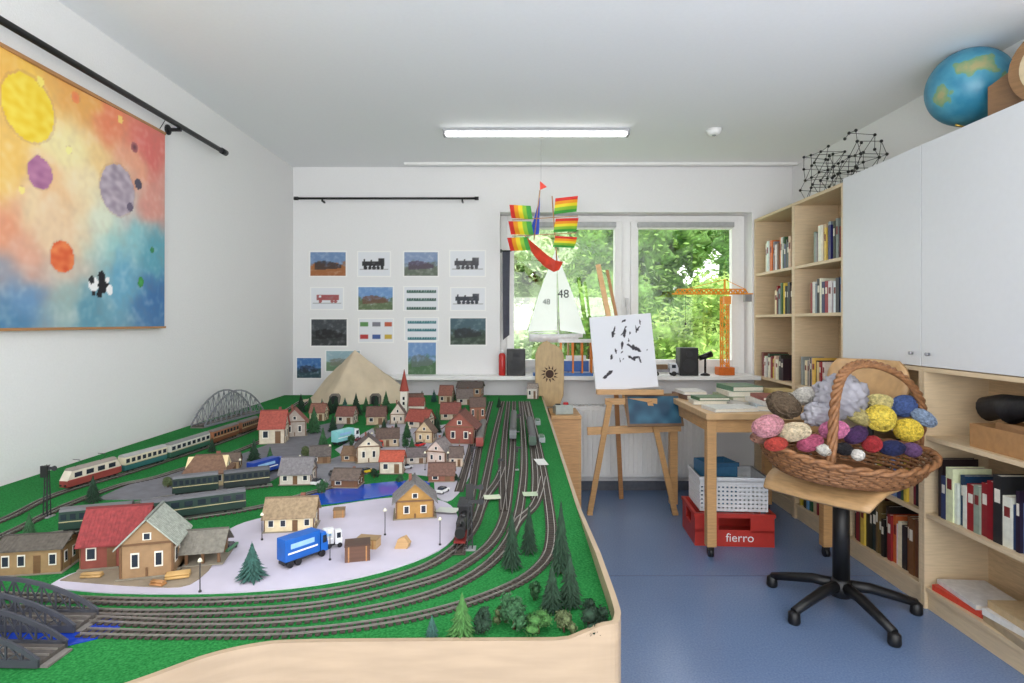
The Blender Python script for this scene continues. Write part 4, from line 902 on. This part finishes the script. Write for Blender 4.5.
MB().bar((0,-.027,.16),(0,-.027,.25),.008,.003).build('hand',BLACK,t); MB().bar((0,-.0275,.16),(.06,-.0275,.17),.01,.003).build('hand',BLACK,t)
MB().b2(-.06,.06,-.04,.04,0,.02).build('foot',PINED,t)
t=thing('wooden_block','plain brown wooden board propped between globe and clock','wooden board',(2.02,2.38,2.1112),R(-50))
MB().ex([(-.08,0),(.1,0),(.1,.18),(.02,.22),(-.08,.16)],(0,0,0),(1,0,0),(0,0,1),(0,.025,0)).build('board',WOOD((124,92,58)),t)
t=thing('lattice_model','airy black wire lattice with small ball nodes on the tall bookcases','lattice model',(2.0,3.58,2.0905))
rods=MB(); pts=[]; random.seed(21); G={}
for i in range(8):
    for j in range(2):
        for k in range(5):
            if random.random()<.12 and k>2: continue
            p=Vector(((j-.5)*.15+random.uniform(-.02,.02),.30-i*.086+(k%2)*.03+random.uniform(-.012,.012),.010+k*.068+(random.uniform(-.008,.008) if k else 0))); G[i,j,k]=p; pts.append(p)
for (i,j,k),p in G.items():
    for q in((i,j,k+1),(i+1,j,k),(i,j+1,k),(i+1,j,k+1)):
        if q in G and not(q[0]>i and q[2]>k and (i+k)%2) and not(q[0]>i and q[2]==k and k%2): rods.cyl(p,G[q],.0017,n=5)
rods.build('rods',BLACK,t)
bo=None
for p in pts:
    if bo is None: bo=MB().ball((0,0,0),.0092,10,7).build('ball',BLACK,t,p)
    else:
        c=bo.copy(); COL.objects.link(c); c.parent=t; c.location=p
# ---------------------------------------------------------------- swivel chair
ch=thing('swivel_chair','wooden swivel chair with black five star base holding the basket','chair',(1.495,2.68,0),R(-54))
for i in range(5):
    a=R(54-90+8)+2*PI*i/5; c_,s_=math.cos(a),math.sin(a)
    lg=MB().tube([(c_*r,s_*r,z) for r,z in((.03,.105),(.12,.10),(.22,.075),(.31,.05))],lambda f:.026-.008*f,8).build('leg',BLACK,ch)
    MB().lathe([(0,0),(.022,0),(.026,.01),(.024,.045),(.012,.055)],14,(c_*.31,s_*.31,0)).build('glide',BLACK,lg)
MB().lathe([(.0,.06),(.045,.06),(.05,.1),(.04,.13),(.03,.14)],18).build('hub',BLACK,ch)
MB().cyl((0,0,.14),(0,0,.53),.036,.034,n=18).build('column',BLACK,ch)
MB().b2(-.08,.08,-.09,.12,.53,.565).build('seat_plate',BLACK,ch)
def ply(m,nx,ny,f,th):
    A=[[Vector(f(i/nx,j/ny)) for i in range(nx+1)] for j in range(ny+1)]; vs=[];n=(nx+1)*(ny+1)
    for s_ in(0,1):
        for j in range(ny+1):
            for i in range(nx+1):
                du=A[j][min(i+1,nx)]-A[j][max(i-1,0)]; dv=A[min(j+1,ny)][i]-A[max(j-1,0)][i]; vs.append(A[j][i]+du.cross(dv).normalized()*th*s_)
    fs=[]
    for j in range(ny):
        for i in range(nx): q=j*(nx+1)+i; fs+=[(q,q+1,q+nx+2,q+nx+1),(n+q,n+q+nx+1,n+q+nx+2,n+q+1)]
    for i in range(nx): fs+=[(i,n+i,n+i+1,i+1)]; q=ny*(nx+1)+i; fs+=[(q,q+1,n+q+1,n+q)]
    for j in range(ny): q=j*(nx+1); fs+=[(q,q+nx+1,n+q+nx+1,n+q)]; q+=nx; fs+=[(q,n+q,n+q+nx+1,q+nx+1)]
    m.add(vs,fs,True); return m
def seatf(u,v):
    y=-.25+.46*v; z=.587+.008*(2*u-1)**2
    if v<.3: z-=.06*((.3-v)/.3)**2
    w=.25*(1-.10*(2*v-1)**4); return ((2*u-1)*w,y,z)
WCH=WOOD((194,156,110),(4,20,4))
ply(MB(),12,14,seatf,.014).build('seat',WCH,ch)
def backf(u,v):
    w=.185*(1-.25*abs(2*v-1)**3); return ((2*u-1)*w,.275-.05*(2*u-1)**2*.8+.03*v,.90+.22*v)
ply(MB(),12,8,backf,.014).build('backrest',WCH,ch)
MB().tube([(0,.1,.545),(0,.24,.55),(0,.29,.62),(0,.305,.9),(0,.318,1.0)],.014,8).build('back_support',BLACK,ch)
# ---------------------------------------------------------------- wicker basket
bk=thing('wicker_basket','large oval wicker basket with tall hooped handle full of yarn','basket',(1.435,2.58,.636)); bk.rotation_euler=(R(6),R(4),R(-6))
wic=M((144,100,64),.6,.35,60); wid=M((116,76,44),.6,.3,60)
A_,B_=.27,.19; rows=8; n=72; bz=.012; BH=.085
def ell(f,ang,off=0):
    k=f**.7; a=A_+.085*k+off; b_=B_+.06*k+off; return Vector((a*math.cos(ang),b_*math.sin(ang),bz+BH*f+.03*f*math.cos(ang)**2))
m=MB()
for r_ in range(rows):
    f=r_/(rows-1); m.tube([ell(f,2*PI*i/n,.005*(1 if (i//1+r_)%2 else -1)) for i in range(n)],.0078,5,True)
m.build('weave',wic,bk,fix=False)
m=MB()
for i in range(36): m.tube([ell(f/6,2*PI*(i+.5)/36) for f in range(7)],.005,5)
m.build('stakes',wid,bk,fix=False)
m=MB()
for ph in(0,PI): m.tube([ell(1.03,2*PI*i/160)+Vector((math.cos(2*PI*i/160)*math.cos(i*.6+ph)*.009,math.sin(2*PI*i/160)*math.cos(i*.6+ph)*.009,math.sin(i*.6+ph)*.009)) for i in range(160)],.0095,6,True)
m.build('rim',wic,bk,fix=False)
m=MB(); m.ex([(A_*.99*math.cos(2*PI*i/40),B_*.99*math.sin(2*PI*i/40)) for i in range(40)],(0,0,0),(1,0,0),(0,1,0),(0,0,.012)); m.build('bottom',wid,bk)
m=MB()
for ph in(0,1.57,3.14,4.71):
    pts=[]
    for i in range(141):
        f=i/140; a=PI*f; q=i*.3+ph
        c=Vector((-.12+.50*(.5-.5*math.cos(a))-.09*math.sin(a)**2,-.17+.31*f,.10+.395*math.sin(a)**.62))
        pts.append(c+Vector((math.cos(q)*.012,math.sin(q)*.012,math.sin(q)*.008)))
    m.tube(pts,.0095,6)
m.build('handle',wic,bk,fix=False)
def yarn(px,py,Y,r,col,label,sk=True):
    p=P(px-10,py,Y); t=thing('yarn_ball',label,'yarn',p,0,'yarn in the wicker basket'); mt=M(col,.95,.4,90,0,.8)
    sc=(random.uniform(1.15,1.45),.95,.78) if sk else (1.05,1,.88)
    t.rotation_euler=(random.uniform(-.5,.5),random.uniform(-.6,.6),random.uniform(-.9,.9)); r*=.95
    MB().ball((0,0,0),r*.9,20,14,sc,.25,9).build('core',mt,t)
    m=MB()
    for k in range(44):
        if sk:   # skein: strands run lengthwise
            a0=random.uniform(0,2*PI); w_=random.uniform(.6,1.02); rk=random.uniform(.86,1.05); pts=[]
            for i in range(22):
                b_=2*PI*i/22; x=math.cos(b_)*w_; rad=math.sqrt(max(0,1-x*x*.95))*rk; aa=a0+(0 if math.sin(b_)>0 else .5)+.25*math.sin(b_*3+k)
                s2=1 if math.sin(b_)>=0 else -1
                pts.append(Vector((x*sc[0]*r,math.cos(aa)*rad*sc[1]*r*s2,math.sin(aa)*rad*sc[2]*r*s2)))
            m.tube(pts,r*.036,4,True)
        else:
            ax=Vector((random.gauss(0,1),random.gauss(0,1),random.gauss(0,1))).normalized(); u=ax.orthogonal().normalized(); w_=ax.cross(u); of=random.uniform(-.6,.6); rr=math.sqrt(1-of*of)*random.uniform(.9,1.05)
            m.tube([Vector(tuple(((ax*of+(u*math.cos(2*PI*i/24)+w_*math.sin(2*PI*i/24))*rr)*r)[j]*sc[j] for j in range(3))) for i in range(24)],r*.04,4,True)
    m.build('strands',mt,t,fix=False)
random.seed(33)
for r_ in[(778,426,2.50,.056,(196,140,148),'pink yarn skein at the left end of the basket'),(794,405,2.60,.074,(104,88,70),'dark brown flecked yarn heaped on the left'),(804,432,2.47,.052,(206,190,160),'cream yarn skein at the left front'),(814,396,2.70,.052,(204,200,192),'off white yarn behind the brown flecked one'),(786,444,2.46,.036,(180,70,60),'red yarn peeking over the left rim'),
 (820,443,2.44,.040,(166,80,106),'magenta yarn left of the handle foot'),(844,430,2.47,.052,(204,120,158),'bright pink yarn skein beneath the plastic bag'),(866,435,2.45,.044,(74,46,88),'purple yarn in the middle of the basket'),(854,449,2.42,.034,(36,34,38),'black yarn in the middle front'),(882,444,2.43,.038,(160,46,50),'crimson yarn right of the purple one'),
 (890,418,2.54,.062,(212,190,78),'yellow yarn skein in the right middle'),(918,430,2.51,.056,(218,192,70),'larger yellow yarn skein at the right end'),(914,406,2.64,.054,(76,98,150),'blue yarn skein at the right rear'),(890,402,2.68,.046,(214,202,140),'pale yellow yarn behind on the right'),(902,448,2.43,.040,(38,44,84),'navy yarn at the right front rim'),(868,416,2.56,.044,(176,164,110),'khaki yarn beside the yellow one'),(934,418,2.58,.042,(140,158,182),'grey blue yarn at the far right'),(868,455,2.40,.026,(216,212,206),'white yarn at the front rim'),(922,450,2.45,.034,(100,70,110),'violet yarn at the right front'),(834,450,2.42,.032,(206,202,192),'small ivory yarn before the pink skein'),(770,437,2.54,.034,(160,116,98),'small rosy brown yarn at the left tip')]: yarn(*r_,sk=random.random()<.8)
def bag(px,py,Y,r,sc,label,seed):
    p=P(px-10,py,Y); m=MB(); nu,nv=64,40; vs=[]
    for j in range(nv+1):
        for i in range(nu):
            a,b_=PI*j/nv,2*PI*i/nu; d=Vector((math.sin(a)*math.cos(b_),math.sin(a)*math.sin(b_),math.cos(a)))
            k=.95+.3*noise.noise(d*2+Vector((seed,0,0)))+.30*abs(noise.noise(d*4+Vector((seed,1,0))))+.12*abs(noise.noise(d*9))
            vs.append(Vector((d.x*sc[0],d.y*sc[1],d.z*sc[2]))*r*k)
    m.add(vs,[(j*nu+i,j*nu+(i+1)%nu,(j+1)*nu+(i+1)%nu,(j+1)*nu+i) for j in range(nv) for i in range(nu)],True)
    tag(m.build('plastic_bag',M((200,198,206),.1,.14,20,0,0,(1,1,1),.4),None,p),label,'plastic bag')
bag(850,396,2.60,.098,(1.08,.8,.92),'crumpled white plastic bag heaped highest under the handle',3)
bag(828,414,2.55,.052,(1.1,.8,.9),'smaller crumpled pale plastic bag left of the highest one',9)
# ---------------------------------------------------------------- window sill objects
SZ=.8955
def speaker(px,w,h,label,y=4.5):
    x=(px-CX)*y/F; t=thing('speaker',label,'speaker',(x,y,SZ))
    MB().b2(-w/2,w/2,-.06,.06,0,h).build('case',BLACK,t,bev=.005)
    MB().cyl((0,-.0602,h*.36),(0,-.064,h*.36),w*.36,n=20).build('woofer',DARK,t); MB().cyl((0,-.0602,h*.78),(0,-.064,h*.78),w*.18,n=16).build('tweeter',DARK,t)
speaker(516,.14,.2,'black loudspeaker at the left end of the window ledge'); speaker(687,.14,.21,'black loudspeaker on the ledge left of the toy crane')
t=thing('pennant','dark hanging pennant at the left window edge','pennant',(-.05,YB+.02,0))
MB().add([(-.025,0,1.85),(.035,0,1.85),(.03,.01,1.5),(.03,0,1.2),(-.02,.01,1.16)],[(0,1,2,3,4)]).build('cloth',M((70,72,84),.8),t); MB().cyl((-.03,0,1.853),(.045,0,1.853),.005,n=8).build('rod',DARK,t); MB().b2(-.042,-.03,-.004,.004,1.84,1.866).build('hook',DARK,t)
t=thing('spray_can','small red can at the far left of the window ledge','can',(-.075,4.47,SZ))
MB().lathe([(0,0),(.024,0),(.026,.005),(.026,.15),(.018,.165),(.012,.17)],18).build('can',M((190,44,40),.3),t); MB().lathe([(0,.17),(.014,.17),(.014,.19),(0,.192)],14).build('cap',WHITE,t)
t=thing('model_sailboat','white model sailing boat with tall numbered sails on the window ledge','model boat',((556-512)*4.6/F,4.6,SZ))
def hull(m,L_,W_,H_,z0):
    nx=14;ns=8;vs=[]
    for i in range(nx+1):
        f=i/nx; w_=W_*math.sin(PI*min(1,(f*.85+.15)))**.7 if f<1 else .001
        for j in range(ns+1):
            a=PI*j/ns; vs.append(((f-.5)*L_,-w_/2*math.cos(a),z0+H_*(1-math.sin(a)*(.9 if f<.9 else .5))+.15*H_*abs(f-.4)*2))
    fs=[(i*(ns+1)+j,(i+1)*(ns+1)+j,(i+1)*(ns+1)+j+1,i*(ns+1)+j+1) for i in range(nx) for j in range(ns)]
    fs+=[tuple(i*(ns+1) for i in range(nx+1))+tuple(i*(ns+1)+ns for i in range(nx,-1,-1))]; fs+=[tuple(range(ns+1))]
    m.add(vs,fs,True); return m
hull(MB(),.42,.1,.07,.235).build('hull',M((236,238,240),.3),t)
m=MB(); m.b2(-.1,-.09,-.04,.04,0,.25); m.b2(.09,.1,-.04,.04,0,.25); m.b2(-.12,.12,-.005,.005,.02,.035); m.build('stand',PINED,t,fix=False)
MB().cyl((.02,0,.3),(.0,0,1.0),.004,.002,n=8).build('mast',WHITE,t); MB().cyl((.018,0,.33),(-.22,0,.32),.004,n=8).build('boom',WHITE,t)
sm=M((248,249,250),.7,.01,40,0,0,(1,1,1),.4)
MB().add([(.01,.001,.34),(-.22,.012,.33),(-.135,.02,.62),(.0,.001,.98)],[(0,1,2,3)]).build('mainsail',sm,t)
MB().add([(.03,-.002,.34),(.23,-.01,.31),(.13,-.02,.62),(.006,-.002,.94)],[(0,1,2,3)]).build('jib',sm,t)
text('48',.09,M((60,60,70),.6),t,Matrix.Translation((.055,-.028,.62))@FRONT); text('48',.06,M((90,90,100),.6),t,Matrix.Translation((-.075,-.008,.56))@FRONT)
t=thing('toy_gantry','orange white and blue toy loading gantry at the front of the ledge','toy gantry',((566-512)*4.47/F,4.47,SZ))
og=M((230,130,40),.5); bl=M((50,100,180),.5)
MB().b2(-.25,.2,-.05,.05,0,.02).build('base',M((70,120,190),.5),t)
for x in(-.04,.05,.12,.19): MB().bar((x,-.03,.02),(x,-.03,.25),.012).bar((x,.03,.02),(x,.03,.25),.012).bar((x,-.03,.03),(x,.03,.24),.006).build('post',og,t)
MB().b2(-.06,.205,-.04,.04,.25,.275).build('crossbeam',M((240,240,240),.5),t); MB().b2(-.23,-.06,-.04,.04,.02,.1).build('container',bl,t,bev=.002); MB().b2(-.22,-.07,-.035,.035,.1005,.17).build('upper_container',M((224,226,230),.5),t,bev=.002); MB().b2(-.2,-.09,-.03,.03,.1705,.21).build('top_container',og,t,bev=.002)
MB().b2(-.02,.17,-.02,.02,.03,.11).build('load',bl,t); MB().b2(0,.15,-.018,.018,.1105,.15).build('upper_load',M((230,232,234),.5),t)
t=thing('toy_lorry','grey toy flatbed lorry on the ledge just right of the canvas','toy lorry',(1.145,4.44,SZ))
MB().b2(-.09,.03,-.03,.03,.03,.05).build('flatbed',M((140,140,146),.5),t); MB().ex([(.035,.025),(.1,.025),(.1,.06),(.085,.095),(.035,.095)],(0,-.03,0),(1,0,0),(0,0,1),(0,.06,0)).build('cab',M((200,204,210),.4),t,bev=.003); MB().b2(-.08,.02,-.026,.026,.0505,.085).build('load',M((120,96,70),.7),t); MB().b2(.05,.08,-.031,-.0301,.06,.085).build('side_window',WINM,t)
for x in(-.065,.065):
    for y in(-.03,.03): MB().cyl((x,y-.008,.018),(x,y+.008,.018),.018,n=14).build('wheel',BLACK,t)
# toy crane
cx=(721-512)*4.6/F
t=thing('toy_crane','tall orange lattice toy crane standing on the right of the ledge','toy crane',(cx,4.52,SZ))
OR=M((246,160,36),.45,.1,40,0,0,(1,1,1),.15); m=MB(); H=.60; q=.024
for sx in(-1,1):
    for sy in(-1,1): m.bar((sx*q,sy*q,.06),(sx*q,sy*q,H),.008)
for i in range(10):
    z=.06+(H-.06)*i/10; z2=.06+(H-.06)*(i+1)/10; s_=1 if i%2 else -1
    for sy in(-1,1): m.bar((-q*s_,sy*q,z),(q*s_,sy*q,z2),.006); m.bar((sy*q,-q*s_,z),(sy*q,q*s_,z2),.006)
m.build('mast',OR,t,fix=False)
m=MB()
for sy in(-1,1): m.bar((-.40,sy*.016,H+.02),(.21,sy*.016,H+.02),.009)
m.bar((-.36,0,H+.055),(.16,0,H+.055),.009)
for i in range(15):
    x=-.38+i*.037
    for sy in(-1,1): m.bar((x,sy*.016,H+.02),(x+.018,0,H+.055),.005); m.bar((x+.018,0,H+.055),(x+.037,sy*.016,H+.02),.005)
m.build('jib',OR,t,fix=False)
MB().bar((0,0,H+.02),(0,0,H+.13),.012).bar((0,0,H+.13),(-.3,0,H+.055),.004).bar((0,0,H+.13),(.16,0,H+.055),.004).build('apex',OR,t)
MB().b2(-.06,.06,-.05,.05,0,.06).build('base',M((200,100,24),.5),t,bev=.004); MB().b2(-.025,.025,-.065,-.026,H-.06,H).build('cabin',M((240,150,60),.4),t); MB().b2(.15,.2,-.02,.02,H-.04,H+.015).build('counterweight',GREY,t)
MB().cyl((-.3,0,H+.02),(-.3,0,H-.2),.0015,n=5).cyl((-.3,0,H-.2),(-.3,0,H-.22),.007,n=8).build('hook',DARK,t)
t=thing('toy_telescope','black toy telescope tilted on a stand beside the crane foot','toy telescope',((705-512)*4.46/F,4.455,SZ))
MB().cyl((-.045,0,.13),(.05,0,.165),.018,.024,n=14).build('tube',BLACK,t); MB().cyl((0,0,.02),(0,0,.13),.008,n=10).build('post',BLACK,t); MB().lathe([(0,0),(.035,0),(.035,.01),(.012,.02)],18).build('foot',BLACK,t)
# ---------------------------------------------------------------- hanging rainbow ship
hs=thing('hanging_ship','rainbow sailed toy ship hanging on a string before the window','hanging ship',(0,0,0)); HY=3.9
def sail(px,py,w,h,tilt,flip):
    o=P(px,py,HY); u=Vector((math.cos(tilt),.25*flip,math.sin(tilt))).normalized(); v=Vector((-math.sin(tilt)+.25*flip,0,math.cos(tilt))).normalized()
    def cf(a,b):
        k=b if flip>0 else 1-a; return [(70,170,70),(150,205,60),(250,225,50),(246,160,40),(226,56,48)][min(4,int(k*5))]
    grid('sail',w,h,40,30,cf,VCM(.6,.35),o-u*w/2-v*h/2,u,v,hs,lambda a,b:.02*math.sin(PI*a)*math.sin(PI*b))
for px,py,w,h,ti in((521,212,.145,.09,-.10),(521,228,.155,.09,-.05),(519,244,.14,.09,.0)): sail(px,py,w,h,ti,-1)
for px,py,w,h,ti in((566,205,.16,.105,.16),(566,225,.16,.09,.08),(565,242,.15,.075,-.02)): sail(px,py,w,h,ti,1)
a=P(534,240,HY);b=P(540,190,HY); MB().cyl(a,b,.004,n=6).build('mast',PINED,hs)
a=P(557,262,HY);b=P(552,196,HY); MB().cyl(a,b,.004,n=6).build('mast',PINED,hs)
MB().add([P(529,236,HY+.005),P(539,234,HY+.005),P(540,197,HY+.005)],[(0,1,2)]).build('jib_sail',M((30,70,190),.6,.1,40,0,0,(1,1,1),.3),hs)
MB().add([P(540,190,HY),P(540,181,HY),P(547,187,HY)],[(0,1,2)]).build('flag',M((220,60,40),.6),hs)
deck=[(524,235),(531,242),(539,249),(547,256),(555,261),(563,262)]; keel=[(525,238),(529,248),(536,258),(545,267),(554,272),(559,270)]; wd_=[.004,.035,.05,.05,.036,.012]
vs=[]
for (dx,dy),(kx,ky),w_ in zip(deck,keel,wd_):
    A=P(dx,dy,HY);B=P(kx,ky,HY); vs+=[A-Vector((0,w_,0)),B-Vector((0,w_*.3,0)),B+Vector((0,w_*.3,0)),A+Vector((0,w_,0))]
nn=len(deck); fs=[(i*4+j,(i+1)*4+j,(i+1)*4+(j+1)%4,i*4+(j+1)%4) for i in range(nn-1) for j in range(4)]+[(0,1,2,3),tuple((nn-1)*4+j for j in(3,2,1,0))]
MB().add(vs,fs,False).build('hull',M((214,66,40),.5,.2,20),hs)
MB().cyl(P(541,181,HY),Vector((P(541,181,HY).x,HY,ZC)),.001,n=4).build('string',GREY,hs)
MB().bar(P(512,220,HY),P(578,216,HY),.005).bar(P(512,236,HY),P(576,233,HY),.005).build('yard',PINED,hs)
# ---------------------------------------------------------------- garden outside
struct(MB().b2(-14,18,YB+.31,30,-.5,-.4).build('ground_outside',M((130,160,100),.9,.2,6)))
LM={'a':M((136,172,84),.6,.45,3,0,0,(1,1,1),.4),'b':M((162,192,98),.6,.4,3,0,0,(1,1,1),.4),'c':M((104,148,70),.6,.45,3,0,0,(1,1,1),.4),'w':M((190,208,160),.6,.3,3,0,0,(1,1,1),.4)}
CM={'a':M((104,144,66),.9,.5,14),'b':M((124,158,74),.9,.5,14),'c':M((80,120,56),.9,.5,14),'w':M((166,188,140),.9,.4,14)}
def shrub(x,y,h,r,col,label,n=1500,sz=.09,ncl=16,core=.6):
    t=thing('garden_tree',label,'tree',(x,y,-.4),0,'trees in the garden'); m=MB(); km=MB()
    cl=[(Vector((random.uniform(-r,r)*.6,random.uniform(-r,r)*.6,random.uniform(.2,.92)*h)),r*random.uniform(.35,.65)) for _ in range(ncl)]
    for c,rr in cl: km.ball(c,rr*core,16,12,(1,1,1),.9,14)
    for i in range(n):
        c,rr=random.choice(cl); d=Vector((random.gauss(0,1),random.gauss(0,1),random.gauss(0,1))).normalized(); p=c+d*rr*random.uniform(.55,1.1)
        if p.z<.05: continue
        u=Vector((random.gauss(0,1),random.gauss(0,1),random.gauss(0,.6))).normalized()*sz*random.uniform(.6,1.3); w_=u.orthogonal().normalized()*sz*.45
        m.add([p-u,p-w_,p+u,p+w_],[(0,1,2,3)])
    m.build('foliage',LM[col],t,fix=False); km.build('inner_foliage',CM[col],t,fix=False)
    m=MB(); m.cyl((0,0,0),(0,0,h*.7),.06,.03,n=8)
    for c,rr in cl[:6]: m.cyl((0,0,h*.3),c,.025,.01,n=6)
    m.build('trunk',M((84,66,50),.9),t)
random.seed(77)
shrub(2.6,8.2,2.3,.9,'b','bright green shrub filling the lower right window',7000,.042)
shrub(1.3,9.8,2.3,.9,'a','mid green shrub behind the window mullion',5000,.05)
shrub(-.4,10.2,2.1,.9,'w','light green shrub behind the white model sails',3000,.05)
shrub(4.6,9.8,4.7,1.3,'c','tall darker tree behind the toy crane',8000,.055,20)
shrub(3.0,13.5,5.2,1.9,'a','broad leafy tree beyond the shrubs on the right',8000,.075,24)
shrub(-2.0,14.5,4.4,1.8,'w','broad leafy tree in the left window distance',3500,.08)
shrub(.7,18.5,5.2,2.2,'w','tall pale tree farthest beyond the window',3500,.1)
shrub(1.7,6.3,.95,.45,'c','low dark shrub just under the right window',2600,.035)
# ---------------------------------------------------------------- lights, world, camera
wd=bpy.data.worlds.new('sky'); S.world=wd; wd.use_nodes=True; bgn=wd.node_tree.nodes['Background']
bgn.inputs['Color'].default_value=(.97,.985,1,1); bgn.inputs['Strength'].default_value=2.6
def area(name,loc,rot,sx,sy,pw,col=(1,1,1)):
    l=bpy.data.lights.new(name,'AREA'); l.shape='RECTANGLE'; l.size=sx; l.size_y=sy; l.energy=pw; l.color=col
    o=bpy.data.objects.new(name,l); COL.objects.link(o); o.location=loc; o.rotation_euler=rot; return o
area('fill_light_rear',(.3,-1.0,1.7),(R(90),0,0),3.4,1.5,8,(1,.98,.95))  # added fill light behind the camera, not a lamp of the room
area('fill_light_bounce',(.4,-.4,1.45),(R(142),0,0),2.6,.9,62,(1,.985,.965))  # added fill aimed up and forward to brighten the ceiling; no real fixture
sl=bpy.data.lights.new('sun','SUN'); sl.energy=4.5; sl.angle=.03; so=bpy.data.objects.new('sun',sl); COL.objects.link(so)
so.rotation_euler=Vector((-.5,.35,-.8)).to_track_quat('-Z','Y').to_euler()
cam=bpy.data.cameras.new('camera'); cam.sensor_width=36; cam.lens=F/1024*36; cam.shift_y=-(341.5-CY)/1024; cam.clip_start=.02
co=bpy.data.objects.new('camera',cam); COL.objects.link(co); co.location=(0,0,CH); co.rotation_euler=(PI/2,0,0); S.camera=co
